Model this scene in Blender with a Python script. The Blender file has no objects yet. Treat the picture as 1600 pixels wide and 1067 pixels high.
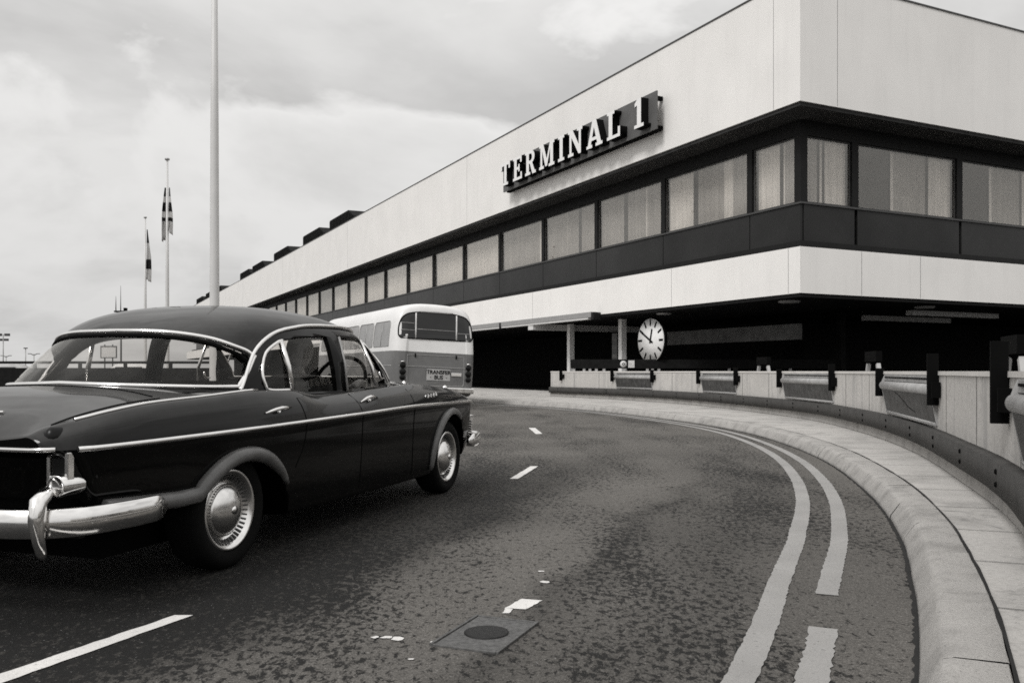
import bpy, bmesh, math, random
import numpy as np
from mathutils import Vector, Matrix
from mathutils.bvhtree import BVHTree
random.seed(7); np.random.seed(7)
scn = bpy.context.scene
COL = scn.collection
PI = math.pi

# ------------------------------------------------------------------ camera
cam = bpy.data.cameras.new('camera'); camo = bpy.data.objects.new('camera', cam)
COL.objects.link(camo); scn.camera = camo
camo.location = (0, 0, 1.03); camo.rotation_euler = (PI/2, 0, 0)
cam.sensor_width = 36; cam.lens = 36*1383/1600; cam.shift_y = .0290
cam.clip_start = .05; cam.clip_end = 4000

# ------------------------------------------------------------------ world
SUN_EL, SUN_AZ = 44, 217          # azimuth: compass, light comes from behind the camera, a bit left
CL = (7.22, 7, 3.07)
w = bpy.data.worlds.new('World'); scn.world = w; w.use_nodes = True
nt = w.node_tree; nt.nodes.clear(); N = nt.nodes; LK = nt.links
out = N.new('ShaderNodeOutputWorld'); bg = N.new('ShaderNodeBackground')
bg.inputs['Strength'].default_value = .1
sky = N.new('ShaderNodeTexSky'); sky.sky_type = 'NISHITA'; sky.sun_disc = False
sky.sun_elevation = math.radians(SUN_EL); sky.sun_rotation = math.radians(SUN_AZ)
bw = N.new('ShaderNodeRGBToBW'); LK.new(sky.outputs[0], bw.inputs[0])
tc = N.new('ShaderNodeTexCoord')
sep = N.new('ShaderNodeSeparateXYZ'); LK.new(tc.outputs['Generated'], sep.inputs[0])
# cloud deck: direction divided by elevation gives a flat layer seen in perspective
mx = N.new('ShaderNodeMath'); mx.operation = 'MAXIMUM'; mx.inputs[1].default_value = 0.0
LK.new(sep.outputs[2], mx.inputs[0])
ad = N.new('ShaderNodeMath'); ad.inputs[1].default_value = .22; LK.new(mx.outputs[0], ad.inputs[0])
cmb = N.new('ShaderNodeCombineXYZ')
for i in (0, 1):
    d = N.new('ShaderNodeMath'); d.operation = 'DIVIDE'
    LK.new(sep.outputs[i], d.inputs[0]); LK.new(ad.outputs[0], d.inputs[1]); LK.new(d.outputs[0], cmb.inputs[i])
LK.new(sep.outputs[2], cmb.inputs[2])
n1 = N.new('ShaderNodeTexNoise'); n1.inputs['Scale'].default_value = 1.15; n1.inputs['Detail'].default_value = 9
n1.inputs['Roughness'].default_value = .52; n1.inputs['Distortion'].default_value = .35
LK.new(cmb.outputs[0], n1.inputs['Vector'])
r1 = N.new('ShaderNodeValToRGB'); e = r1.color_ramp.elements
e[0].position = .38; e[0].color = (4.35, 4.31, 4.25, 1); e[1].position = .62; e[1].color = (6.45, 6.4, 6.3, 1)
m_ = r1.color_ramp.elements.new(.50); m_.color = (5.5, 5.46, 5.38, 1)
LK.new(n1.outputs['Fac'], r1.inputs[0])
mp2 = N.new('ShaderNodeMapping'); mp2.inputs['Location'].default_value = (CL[0], CL[1], CL[2]); mp2.inputs['Scale'].default_value = (1, 1, 1.9)
LK.new(tc.outputs['Generated'], mp2.inputs[0])
n2 = N.new('ShaderNodeTexNoise'); n2.inputs['Scale'].default_value = 2.6; n2.inputs['Detail'].default_value = 10; n2.inputs['Roughness'].default_value = .54; n2.inputs['Distortion'].default_value = .25
LK.new(mp2.outputs[0], n2.inputs['Vector'])
r2 = N.new('ShaderNodeValToRGB'); q2 = r2.color_ramp.elements; q2[0].position = .50; q2[0].color = (0, 0, 0, 1); q2[1].position = .565; q2[1].color = (1, 1, 1, 1)
LK.new(n2.outputs['Fac'], r2.inputs[0])
mc = N.new('ShaderNodeMix'); mc.data_type = 'RGBA'; LK.new(r2.outputs[0], mc.inputs[0]); LK.new(r1.outputs[0], mc.inputs[6]); r3 = N.new('ShaderNodeValToRGB'); q3 = r3.color_ramp.elements; q3[0].position = .53; q3[0].color = (7.0, 6.95, 6.85, 1); q3[1].position = .70; q3[1].color = (5.6, 5.56, 5.47, 1); LK.new(n2.outputs['Fac'], r3.inputs[0]); LK.new(r3.outputs[0], mc.inputs[7])
mixw = N.new('ShaderNodeMix'); mixw.data_type = 'RGBA'; mixw.inputs[0].default_value = .88
LK.new(bw.outputs[0], mixw.inputs[6]); LK.new(mc.outputs[2], mixw.inputs[7])
# an overcast sky is brighter overhead than at the horizon
zf = N.new('ShaderNodeMath'); zf.operation = 'MULTIPLY_ADD'; zf.inputs[1].default_value = .85; zf.inputs[2].default_value = .90; LK.new(mx.outputs[0], zf.inputs[0])
zm = N.new('ShaderNodeMix'); zm.data_type = 'RGBA'; zm.blend_type = 'MULTIPLY'; zm.inputs[0].default_value = 1
LK.new(mixw.outputs[2], zm.inputs[6]); LK.new(zf.outputs[0], zm.inputs[7])
LK.new(zm.outputs[2], bg.inputs[0]); LK.new(bg.outputs[0], out.inputs[0])

sl = bpy.data.lights.new('sun', 'SUN'); sl.energy = 1.5; sl.angle = math.radians(18); sl.color = (1, .992, .98)
so = bpy.data.objects.new('sun', sl); COL.objects.link(so)
_a, _e = math.radians(SUN_AZ), math.radians(SUN_EL)
_d = Vector((math.sin(_a)*math.cos(_e), math.cos(_a)*math.cos(_e), math.sin(_e)))
so.rotation_euler = _d.to_track_quat('Z', 'Y').to_euler(); so.location = _d*50

vs = scn.view_settings; vs.view_transform = 'Standard'; vs.look = 'None'; vs.exposure = .22; vs.gamma = 1
scn.render.engine = 'CYCLES'; scn.cycles.filter_width = 1.7; scn.cycles.use_denoising = False; scn.cycles.max_bounces = 8; scn.cycles.transparent_max_bounces = 16

# ------------------------------------------------------------------ materials
def tint(v): return (v, v*.988, v*.972, 1)
class Mat:
    def __init__(s, name, rough=.6, metal=0, spec=.5):
        s.m = bpy.data.materials.new(name); s.m.use_nodes = True
        s.t = s.m.node_tree; s.n = s.t.nodes; s.l = s.t.links
        s.b = s.n['Principled BSDF']
        s.b.inputs['Roughness'].default_value = rough; s.b.inputs['Metallic'].default_value = metal
        s.b.inputs['Specular IOR Level'].default_value = spec
        s._tc = None
    def coord(s, scale=(1, 1, 1), rot=(0, 0, 0), which='Object'):
        if s._tc is None: s._tc = s.n.new('ShaderNodeTexCoord')
        mp = s.n.new('ShaderNodeMapping'); mp.inputs['Scale'].default_value = scale; mp.inputs['Rotation'].default_value = rot
        s.l.new(s._tc.outputs[which], mp.inputs[0]); return mp.outputs[0]
    def noise(s, scale, detail=6, rough=.55, vec=None, dist=0):
        n = s.n.new('ShaderNodeTexNoise'); n.inputs['Scale'].default_value = scale; n.inputs['Detail'].default_value = detail
        n.inputs['Roughness'].default_value = rough; n.inputs['Distortion'].default_value = dist
        s.l.new(vec if vec is not None else s.coord(), n.inputs['Vector']); return n.outputs['Fac']
    def vor(s, scale, vec=None, feature='F1', rnd=1):
        n = s.n.new('ShaderNodeTexVoronoi'); n.inputs['Scale'].default_value = scale; n.feature = feature
        n.inputs['Randomness'].default_value = rnd
        s.l.new(vec if vec is not None else s.coord(), n.inputs['Vector']); return n.outputs['Distance']
    def ramp(s, fac, stops):
        r = s.n.new('ShaderNodeValToRGB'); el = r.color_ramp.elements
        while len(el) < len(stops): el.new(.5)
        for q, (p, v) in zip(el, stops): q.position = p; q.color = tint(v) if not isinstance(v, tuple) else v
        s.l.new(fac, r.inputs[0]); return r.outputs[0]
    def mix(s, fac, a, b, mode='MIX'):
        m = s.n.new('ShaderNodeMix'); m.data_type = 'RGBA'; m.blend_type = mode
        for i, v in ((0, fac), (6, a), (7, b)):
            if not isinstance(v, (int, float)): s.l.new(v, m.inputs[i])
            else: m.inputs[i].default_value = v if i == 0 else tint(v)
        return m.outputs[2]
    def math(s, op, a, b=None):
        m = s.n.new('ShaderNodeMath'); m.operation = op
        for i, v in enumerate((a, b)):
            if v is None: continue
            if isinstance(v, (int, float)): m.inputs[i].default_value = v
            else: s.l.new(v, m.inputs[i])
        return m.outputs[0]
    def sepxyz(s, vec):
        q = s.n.new('ShaderNodeSeparateXYZ'); s.l.new(vec, q.inputs[0]); return q.outputs
    def col(s, v):
        if isinstance(v, (int, float)): s.b.inputs['Base Color'].default_value = tint(v)
        else: s.l.new(v, s.b.inputs['Base Color'])
        return s
    def rough(s, v): s.l.new(v, s.b.inputs['Roughness']); return s
    def bump(s, h, strength=.3, dist=.01):
        b = s.n.new('ShaderNodeBump'); b.inputs['Strength'].default_value = strength; b.inputs['Distance'].default_value = dist
        s.l.new(h, b.inputs['Height']); s.l.new(b.outputs[0], s.b.inputs['Normal']); return s

def simple(name, v, rough=.6, metal=0, spec=.5, var=.12, scale=6, bump=0):
    m = Mat(name, rough, metal, spec); n = m.noise(scale)
    m.col(m.ramp(n, [(.3, v*(1-var)), (.7, v*(1+var))]))
    if bump: m.bump(n, bump, .004)
    return m.m

def make_panel(name, v, seam_axis_scale=None):
    m = Mat(name, .55, 0, .3)
    n1 = m.noise(.5, 4); n2 = m.noise(4, 8, .6, m.coord((1, 1, .08)))
    base = m.ramp(n1, [(.3, v*.95), (.7, v*1.03)])
    st = m.ramp(n2, [(.28, .955), (.5, 1.0)])
    m.col(m.mix(1, base, st, 'MULTIPLY')); return m.m

def asphalt():
    m = Mat('asphalt', .8, 0, .18)
    ca = m.coord()
    big = m.noise(.35, 5, .6); fine = m.noise(160, 3, .8); mid = m.noise(28, 5, .7)
    base = m.ramp(mid, [(.25, .088), (.5, .118), (.75, .150)])
    base = m.mix(1, base, m.ramp(big, [(.3, .72), (.7, 1.18)]), 'MULTIPLY')
    base = m.mix(1, base, m.ramp(fine, [(.28, .42), (.5, 1.0), (.68, 1.6)]), 'MULTIPLY')
    base = m.mix(1, base, m.ramp(m.noise(75, 4, .85), [(.34, .55), (.5, 1.0), (.64, 1.5)]), 'MULTIPLY')
    # worn pits, denser in bands along the direction of travel
    rv = m.coord((1, .6, 1), (0, 0, .35))
    pits = m.noise(30, 7, .72, rv, .35)
    zone = m.noise(1.0, 4, .6, m.coord((1, .28, 1), (0, 0, .33)))
    xy = m.sepxyz(ca); d = m.math('SUBTRACT', m.math('MULTIPLY', xy[0], .944), m.math('MULTIPLY', xy[1], .33))
    d = m.math('ADD', d, m.math('MULTIPLY', m.math('SUBTRACT', m.noise(.9, 3), .5), .7))
    # tyre-polished strips and rougher strips between them, with the lane; car-side strip also darkened as shadow
    tr = m.ramp(m.math('MULTIPLY_ADD', d, .2) if False else m.math('ADD', m.math('MULTIPLY', d, .25), .75), [(.0, (.72,)*3+(1,)), (.17, (.73,)*3+(1,)), (.26, (.53,)*3+(1,)), (.36, (.42,)*3+(1,)), (.42, (.48,)*3+(1,)), (.46, (.60,)*3+(1,)), (.51, (.55,)*3+(1,)), (.62, (.58,)*3+(1,)), (.75, (.52,)*3+(1,)), (1.0, (.5,)*3+(1,))])
    near = m.ramp(m.math('MULTIPLY', xy[1], .05), [(.33, 1.0), (.56, 0.0)])
    tr = m.math('ADD', m.math('MULTIPLY', m.math('SUBTRACT', tr, .49), near), .49)
    lev = m.math('ADD', pits, m.math('MULTIPLY', m.math('SUBTRACT', zone, .5), .5))
    lev = m.math('ADD', lev, m.math('MULTIPLY', m.math('SUBTRACT', tr, .5), .42))
    pm = m.ramp(lev, [(.535, 0.0), (.59, 1.0)])
    base = m.mix(1, base, m.ramp(tr, [(.38, 1.14), (.5, 1.0), (.60, .62), (.70, .36)]), 'MULTIPLY')  # dark end: rough road plus the car's shadow, painted into the asphalt
    base = m.mix(m.math('MULTIPLY', pm, .95), base, .012)
    # pale grit flecks
    fl = m.ramp(m.noise(75, 2, .5), [(.685, 0.0), (.72, 1.0)])
    base = m.mix(m.math('MULTIPLY', fl, .5), base, .30)
    m.col(base)
    h = m.math('SUBTRACT', m.math('ADD', fine, m.math('MULTIPLY', mid, .6)), m.math('MULTIPLY', pm, 1.2))
    m.bump(h, .5, .006)
    return m.m

def concrete(name, v, stain=.5, scale=1.0, bump=.25, spots=0, streak=0):
    m = Mat(name, .85, 0, .25)
    a = m.noise(1.3*scale, 6, .6); b = m.noise(26*scale, 6, .7); c = m.noise(220, 2, .6)
    base = m.ramp(a, [(.25, v*(1-.45*stain)), (.5, v), (.75, v*1.12)])
    base = m.mix(1, base, m.ramp(b, [(.25, .72), (.5, 1.0), (.75, 1.1)]), 'MULTIPLY')
    base = m.mix(1, base, m.ramp(c, [(.3, .85), (.6, 1.06)]), 'MULTIPLY')
    if spots:
        sp = m.noise(2.3, 6, .65, m.coord((1, 1, 1)), .6); base = m.mix(m.math('MULTIPLY', m.ramp(sp, [(.60, 0.0), (.72, 1.0)]), spots), base, v*.22)
        base = m.mix(m.math('MULTIPLY', m.ramp(m.noise(60, 3, .6), [(.66, 0.0), (.70, 1.0)]), spots), base, v*.3)
    if streak:
        sk = m.noise(6, 6, .65, m.coord((1, 1, .06))); base = m.mix(m.math('MULTIPLY', m.ramp(sk, [(.52, 0.0), (.66, 1.0)]), streak), base, v*.5)
    m.col(base); m.bump(b, bump, .006); return m.m

def glass(name, tintv=.9, f0=.06, rough=.02):
    m = bpy.data.materials.new(name); m.use_nodes = True; t = m.node_tree; n = t.nodes; n.clear()
    o = n.new('ShaderNodeOutputMaterial'); tr = n.new('ShaderNodeBsdfTransparent'); gl = n.new('ShaderNodeBsdfGlossy')
    tr.inputs[0].default_value = tint(tintv); gl.inputs[0].default_value = (1, .985, .95, 1); gl.inputs['Roughness'].default_value = rough
    # two-sided Schlick reflectance, the same from either face of the sheet
    ge = n.new('ShaderNodeNewGeometry'); dt = n.new('ShaderNodeVectorMath'); dt.operation = 'DOT_PRODUCT'
    t.links.new(ge.outputs['Normal'], dt.inputs[0]); t.links.new(ge.outputs['Incoming'], dt.inputs[1])
    ab = n.new('ShaderNodeMath'); ab.operation = 'ABSOLUTE'; t.links.new(dt.outputs['Value'], ab.inputs[0])
    om = n.new('ShaderNodeMath'); om.operation = 'SUBTRACT'; om.inputs[0].default_value = 1; t.links.new(ab.outputs[0], om.inputs[1])
    pw = n.new('ShaderNodeMath'); pw.operation = 'POWER'; pw.inputs[1].default_value = 5; t.links.new(om.outputs[0], pw.inputs[0])
    fr = n.new('ShaderNodeMath'); fr.operation = 'MULTIPLY_ADD'; fr.inputs[1].default_value = .92; fr.inputs[2].default_value = f0; t.links.new(pw.outputs[0], fr.inputs[0])
    nz = n.new('ShaderNodeTexNoise'); nz.inputs['Scale'].default_value = 2.0
    mr = n.new('ShaderNodeMath'); mr.operation = 'MULTIPLY_ADD'; mr.inputs[1].default_value = .016; mr.inputs[2].default_value = 0
    t.links.new(nz.outputs['Fac'], mr.inputs[0])
    ad = n.new('ShaderNodeMath'); t.links.new(fr.outputs[0], ad.inputs[0]); t.links.new(mr.outputs[0], ad.inputs[1])
    mx = n.new('ShaderNodeMixShader'); t.links.new(ad.outputs[0], mx.inputs[0])
    t.links.new(tr.outputs[0], mx.inputs[1]); t.links.new(gl.outputs[0], mx.inputs[2]); t.links.new(mx.outputs[0], o.inputs[0])
    return m

def car_paint():
    m = Mat('black_paint', .32, 0, .0)
    m.col(.0016); m.b.inputs['Coat Weight'].default_value = .6; m.b.inputs['Coat Roughness'].default_value = .05
    m.b.inputs['Coat IOR'].default_value = 1.42
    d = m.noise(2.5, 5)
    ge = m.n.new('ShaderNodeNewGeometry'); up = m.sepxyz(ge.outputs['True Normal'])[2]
    sky_sheen = m.math('MULTIPLY', m.ramp(up, [(.15, 0.0), (.55, .42), (.97, 1.0)]), m.ramp(m.noise(5, 6, .6), [(.3, .6), (.7, 1.0)]))  # pale tone on upward faces paints the sky's sheen into the colour
    m.col(m.mix(sky_sheen, .0014, .085))
    m.rough(m.ramp(d, [(.3, (.25,)*3+(1,)), (.7, (.42,)*3+(1,))])); return m.m

def chrome():
    m = Mat('chrome', .12, 1, .5); d = m.noise(9, 5)
    m.col(m.ramp(d, [(.3, .80), (.7, .92)])); m.rough(m.ramp(d, [(.3, (.07,)*3+(1,)), (.7, (.2,)*3+(1,))])); return m.m

def line_paint(name, v):
    m = Mat(name, .8, 0, .3); a = m.noise(40, 6, .75); b = m.noise(170, 3, .7); c = m.noise(2, 4)
    base = m.mix(m.ramp(a, [(.60, 0.0), (.68, 1.0)]), m.ramp(c, [(.3, v*.85), (.7, v*1.05)]), .14)
    m.col(m.mix(1, base, m.ramp(b, [(.3, .8), (.6, 1.05)]), 'MULTIPLY')); m.bump(b, .4, .004); return m.m

def curtain(name, v):
    m = Mat(name, .9, 0, .1); wv = m.noise(14, 3, .5, m.coord((1, 1, .02))); q = m.noise(1.2, 2)
    base = m.ramp(wv, [(.3, v*.8), (.7, v*1.08)])
    m.col(m.mix(1, base, m.ramp(q, [(.3, .9), (.7, 1.05)]), 'MULTIPLY')); return m.m

M = {}
M['panel'] = make_panel('white_panel', .86)
M['fascia'] = make_panel('white_fascia', .88)
M['coping'] = simple('dark_coping', .05, .5)
M['soffit'] = simple('brown_soffit', .035, .8, 0, .2, .3, 3)
M['header'] = simple('black_header', .010, .6, 0, .2)
M['spandrel'] = simple('dark_spandrel', .017, .35, 0, .25, .5, .35)
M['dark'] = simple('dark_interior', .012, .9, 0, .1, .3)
M['dimwall'] = simple('dim_wall', .16, .9, 0, .1, .3, 2)
M['white'] = simple('white_paint', .66, .5, 0, .4, .06)
M['dialw'] = simple('white_enamel', .88, .5, 0, .3, .03)
M['offwhite'] = simple('off_white_paint', .42, .6, 0, .4, .12)
M['pole'] = simple('pale_pole_paint', .60, .45, 0, .5, .05, 2)
M['black'] = simple('black_steel', .004, .9, 0, .06)
M['blackgloss'] = simple('black_enamel', .012, .25)
M['metalgrey'] = simple('grey_metal', .34, .45, .3, .5, .12, 8)
M['hood'] = simple('weathered_hood', .36, .6, 0, .4, .2, 9)
M['steelband'] = concrete('rusty_steel_band', .062, .7, 3, .3)
M['wall'] = concrete('wall_concrete', .54, .28, .8, .15, 0, .45)
M['cap'] = concrete('wall_cap', .66, .15, 1, .1)
M['wallbase'] = concrete('stained_concrete', .36, .9, 2.5, .4)
M['kerb'] = concrete('kerb_stone', .39, .8, 3.2, 1.0, .8)
M['paving'] = concrete('paving_slab', .45, .9, 1.2, .4, .8)
M['joint'] = simple('joint_dirt', .03, .95, 0, .1)
M['asphalt'] = asphalt()
M['ground'] = concrete('dark_ground', .05, .6, .5)
M['yline'] = line_paint('worn_line_paint', .34)
M['wline'] = line_paint('white_line_paint', .72)
M['iron'] = simple('cast_iron', .10, .6, .2, .4, .4, 50, .5)
M['irond'] = simple('cast_iron_dark', .010, .6, .2, .4, .5, 80, .6)
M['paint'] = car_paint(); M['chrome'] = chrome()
M['lip'] = simple('lip_sheen_paint', .11, .3, 0, .5, .25, 9)  # paler lip paint stands in for sky reflected in the black paint
M['tyre'] = simple('rubber', .005, .85, 0, .12, .2, 40)
M['hub'] = simple('hubcap_metal', .82, .22, 1, .5, .06, 30)
M['glass'] = glass('car_glass', .88, .014)
M['wglass'] = glass('window_glass', .88, .085)
M['tint'] = simple('dark_glass', .012, .06, 0, .6)
M['lampglass'] = simple('dirty_lamp_glass', .055, .45, 0, .2, .5, 7)
M['buswin'] = simple('grey_bus_glass', .26, .2, 0, .5, .2, 3)  # bus side panes in one even mid grey
M['leather'] = simple('dark_leather', .02, .5)
M['trimcloth'] = simple('pale_headlining', .25, .9)
M['lens'] = simple('dark_lens', .006, .3, 0, .2)
M['lensw'] = simple('clear_lens', .5, .12)
M['cur_l'] = curtain('pale_curtain', .95); M['cur_m'] = curtain('grey_curtain', .48); M['cur_d'] = curtain('dim_curtain', .05)
M['signface'] = simple('sign_panel', .12, .6, 0, .3, .12, 2)
M['letter'] = simple('letter_face', .86, .5, 0, .3, .04)
M['skin'] = simple('skin', .30, .55, 0, .4, .06); M['hair'] = simple('grey_hair', .16, .8, 0, .3, .4, 60)
M['jacket'] = simple('dark_jacket', .02, .9, 0, .2, .3, 30)
M['vent'] = simple('vent_metal', .007, .8, 0, .15)

# ------------------------------------------------------------------ mesh helpers
def link(name, me, mat, parent=None, mats=None):
    o = bpy.data.objects.new(name, me); COL.objects.link(o)
    for m in (mats or [mat]): me.materials.append(m)
    if parent: o.parent = parent
    return o
class MB:
    """collects shapes; build() links them as one mesh object"""
    def __init__(s): s.bm = bmesh.new(); s.mi = 0
    def faces(s, vs, fs, smooth=False):
        b = [s.bm.verts.new(v) for v in vs]; r = []
        for f in fs:
            try:
                q = s.bm.faces.new([b[i] for i in f]); q.smooth = smooth; q.material_index = s.mi; r.append(q)
            except ValueError: pass
        return r
    def box(s, x0, x1, y0, y1, z0, z1, bevel=0, mat=None):
        v = [(x, y, z) for x in (x0, x1) for y in (y0, y1) for z in (z0, z1)]
        f = [(0, 1, 3, 2), (4, 6, 7, 5), (0, 4, 5, 1), (2, 3, 7, 6), (0, 2, 6, 4), (1, 5, 7, 3)]
        fs = s.faces(v if mat is None else [mat @ Vector(p) for p in v], f)
        if bevel:
            es = list({e for q in fs for e in q.edges})
            bmesh.ops.bevel(s.bm, geom=es, offset=bevel, segments=2, affect='EDGES', profile=.6)
        return s
    def prism(s, poly, axis, a, b, smooth=False):
        """poly: 2-D outline in the other two axes; extruded along axis from a to b"""
        n = len(poly)
        def P(p, t):
            return {'x': (t, p[0], p[1]), 'y': (p[0], t, p[1]), 'z': (p[0], p[1], t)}[axis]
        vs = [P(p, a) for p in poly]+[P(p, b) for p in poly]
        fs = [tuple(range(n))[::-1], tuple(range(n, 2*n))]+[(i, (i+1) % n, n+(i+1) % n, n+i) for i in range(n)]
        s.faces(vs, fs, smooth); return s
    def tube(s, pts, r, seg=8, closed=False, caps=True, smooth=True, flat=None):
        pts = [Vector(p) for p in pts]; n = len(pts); rings = []
        up = Vector((0, 0, 1)); prev = None
        for i, p in enumerate(pts):
            a = pts[(i-1) % n] if (closed or i > 0) else p; b = pts[(i+1) % n] if (closed or i < n-1) else p
            t = (b-a).normalized()
            if prev is None:
                u = t.cross(up)
                if u.length < 1e-3: u = t.cross(Vector((1, 0, 0)))
                u.normalize()
            else:
                u = prev-t*prev.dot(t)
                u.normalize()
            prev = u; v = t.cross(u)
            rr = r[i] if isinstance(r, (list, tuple)) else r
            rings.append([s.bm.verts.new(p+(u*math.cos(2*PI*k/seg)+v*math.sin(2*PI*k/seg))*rr) for k in range(seg)])
        rng = range(n if closed else n-1)
        for i in rng:
            A, B = rings[i], rings[(i+1) % n]
            for k in range(seg):
                q = s.bm.faces.new((A[k], A[(k+1) % seg], B[(k+1) % seg], B[k])); q.smooth = smooth; q.material_index = s.mi
        if caps and not closed:
            for R in (rings[0][::-1], rings[-1]):
                q = s.bm.faces.new(R); q.material_index = s.mi
        return s
    def lathe(s, prof, axis_m=None, seg=40, smooth=True):
        """prof: (radius, height) pairs around local z"""
        m = axis_m or Matrix(); rings = []
        for r, z in prof:
            if r < 1e-5: rings.append([s.bm.verts.new(m @ Vector((0, 0, z)))])
            else: rings.append([s.bm.verts.new(m @ Vector((r*math.cos(2*PI*k/seg), r*math.sin(2*PI*k/seg), z))) for k in range(seg)])
        for A, B in zip(rings, rings[1:]):
            for k in range(seg):
                k2 = (k+1) % seg
                vs = [A[k % len(A)], A[k2 % len(A)], B[k2 % len(B)], B[k % len(B)]]
                vs = list(dict.fromkeys(vs))
                if len(vs) > 2:
                    q = s.bm.faces.new(vs); q.smooth = smooth; q.material_index = s.mi
        return s
    def grid(s, rows, closed_u=False, smooth=True):
        R = [[s.bm.verts.new(p) for p in r] for r in rows]; n = len(R[0])
        for A, B in zip(R, R[1:]):
            for k in range(n if closed_u else n-1):
                q = s.bm.faces.new((A[k], A[(k+1) % n], B[(k+1) % n], B[k])); q.smooth = smooth; q.material_index = s.mi
        return R
    def mesh(s, name='m', recalc=True):
        if recalc: bmesh.ops.recalc_face_normals(s.bm, faces=s.bm.faces)
        me = bpy.data.meshes.new(name); s.bm.to_mesh(me); s.bm.free(); return me
    def build(s, name, mat, parent=None, mats=None):
        return link(name, s.mesh(name), mat, parent, mats)
def empty(name, loc, rz=0):
    o = bpy.data.objects.new(name, None); COL.objects.link(o); o.location = loc; o.rotation_euler = (0, 0, rz)
    o.empty_display_size = .2; return o
def tag(o, label=None, cat=None, group=None, kind=None):
    if label: o['label'] = label
    if cat: o['category'] = cat
    if group: o['group'] = group
    if kind: o['kind'] = kind
    return o
def copy_tree(o, parent=None):
    c = o.copy(); COL.objects.link(c); c.parent = parent
    for ch in list(o.children): copy_tree(ch, c)
    return c
def boolean(me, cutters, op='DIFFERENCE'):
    a = bpy.data.objects.new('tmp', me); COL.objects.link(a); tmp = [a]
    for c in cutters:
        b = bpy.data.objects.new('cut', c); COL.objects.link(b); tmp.append(b)
        md = a.modifiers.new('b', 'BOOLEAN'); md.object = b; md.operation = op; md.solver = 'EXACT'
    dg = bpy.context.evaluated_depsgraph_get(); dg.update()
    r = bpy.data.meshes.new_from_object(a.evaluated_get(dg))
    for t in tmp: bpy.data.objects.remove(t)
    return r
def pchip(xs, ys):
    xs = np.array(xs, float); ys = np.array(ys, float); h = np.diff(xs); d = np.diff(ys)/h; m = np.zeros(len(xs))
    for i in range(1, len(xs)-1):
        if d[i-1]*d[i] > 0:
            w1, w2 = 2*h[i]+h[i-1], h[i]+2*h[i-1]; m[i] = (w1+w2)/(w1/d[i-1]+w2/d[i])
    m[0], m[-1] = d[0], d[-1]
    def f(x):
        x = np.clip(x, xs[0], xs[-1]); i = int(np.clip(np.searchsorted(xs, x)-1, 0, len(h)-1)); t = (x-xs[i])/h[i]
        return float((2*t**3-3*t*t+1)*ys[i]+(t**3-2*t*t+t)*h[i]*m[i]+(-2*t**3+3*t*t)*ys[i+1]+(t**3-t*t)*h[i]*m[i+1])
    return f
def crom(pts, sub=6, closed=False):
    P = [np.array(p, float) for p in pts]; n = len(P); o = []
    for i in range(n if closed else n-1):
        p0 = P[(i-1) % n] if (closed or i > 0) else 2*P[0]-P[1]; p1 = P[i]; p2 = P[(i+1) % n]
        p3 = P[(i+2) % n] if (closed or i < n-2) else 2*P[-1]-P[-2]
        for k in range(sub):
            t = k/sub
            o.append(.5*((2*p1)+(p2-p0)*t+(2*p0-5*p1+4*p2-p3)*t*t+(3*p1-p0-3*p2+p3)*t**3))
    if not closed: o.append(P[-1])
    return o
def resample(pts, step):
    P = np.array(pts, float); L = np.r_[0, np.cumsum(np.linalg.norm(np.diff(P, axis=0), axis=1))]
    n = max(2, int(round(L[-1]/step))+1); s = np.linspace(0, L[-1], n)
    return np.stack([np.interp(s, L, P[:, k]) for k in range(P.shape[1])], 1), s
def frames(P):
    T = np.gradient(P, axis=0); T /= np.linalg.norm(T, axis=1)[:, None]
    return T, np.stack([T[:, 1], -T[:, 0]], 1)        # tangent; normal to the right (away from the road)
def sweep(mb, P, prof, smooth=False, closed=True, caps=True):
    """prof: (offset to the right, z)"""
    T, Nn = frames(P); rows = []
    for p, n in zip(P, Nn): rows.append([(p[0]+n[0]*o, p[1]+n[1]*o, z) for o, z in prof])
    R = mb.grid(rows, closed_u=closed, smooth=smooth)
    if caps and closed:
        for r in (R[0][::-1], R[-1]):
            f = mb.bm.faces.new(r); f.material_index = mb.mi

# ------------------------------------------------------------------ ground, road, kerb, pavement
mb = MB(); mb.faces([(-900, -300, -.02), (900, -300, -.02), (900, 2500, -.02), (-900, 2500, -.02)], [(0, 1, 2, 3)])
tag(mb.build('ground', M['ground']), kind='structure')
KERB = [(-2.6, -3.2), (-.75, -.65), (.2, .72), (.85, 1.95), (1.34, 2.93), (1.71, 3.74), (1.99, 4.42), (2.42, 5.54), (2.95, 7.27), (3.5, 9.69), (3.80, 11.9),
        (3.92, 14.2), (3.80, 16.2), (3.48, 18.1), (2.87, 20.6), (2.0, 23.2), (.85, 25.7), (-1.13, 28.7), (-4.5, 34.3), (-14.5, 54.5), (-35, 96), (-66, 159)]
KP, _ = resample(crom(KERB, 10), .18)
KT, KN = frames(KP)
mb = MB()
road = [(p[0]+n[0]*.05, p[1]+n[1]*.05, 0) for p, n in zip(KP[::3], KN[::3])]
left = [(-17, -30), (-17, 44), (-60, 100), (-90, 170)]
rows = []
for i, q in enumerate(road):
    t = i/(len(road)-1); yl = min(max(q[1]*1.05-2, -30), 175)
    xl = np.interp(yl, [-30, 44, 100, 175], [-40, -40, -62, -96])
    rows.append([(q[0]+(xl-q[0])*k/8, q[1]+(yl-q[1])*k/8, 0) for k in range(9)])
mb.grid(rows, smooth=False)
tag(mb.build('road', M['asphalt']), kind='structure')
# road behind the camera
mb = MB(); mb.faces([(-40, -30, -.004), (6, -30, -.004), (3, 3, -.004), (-40, 3, -.004)], [(0, 1, 2, 3)])
tag(mb.build('road', M['asphalt']), kind='structure')

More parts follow.
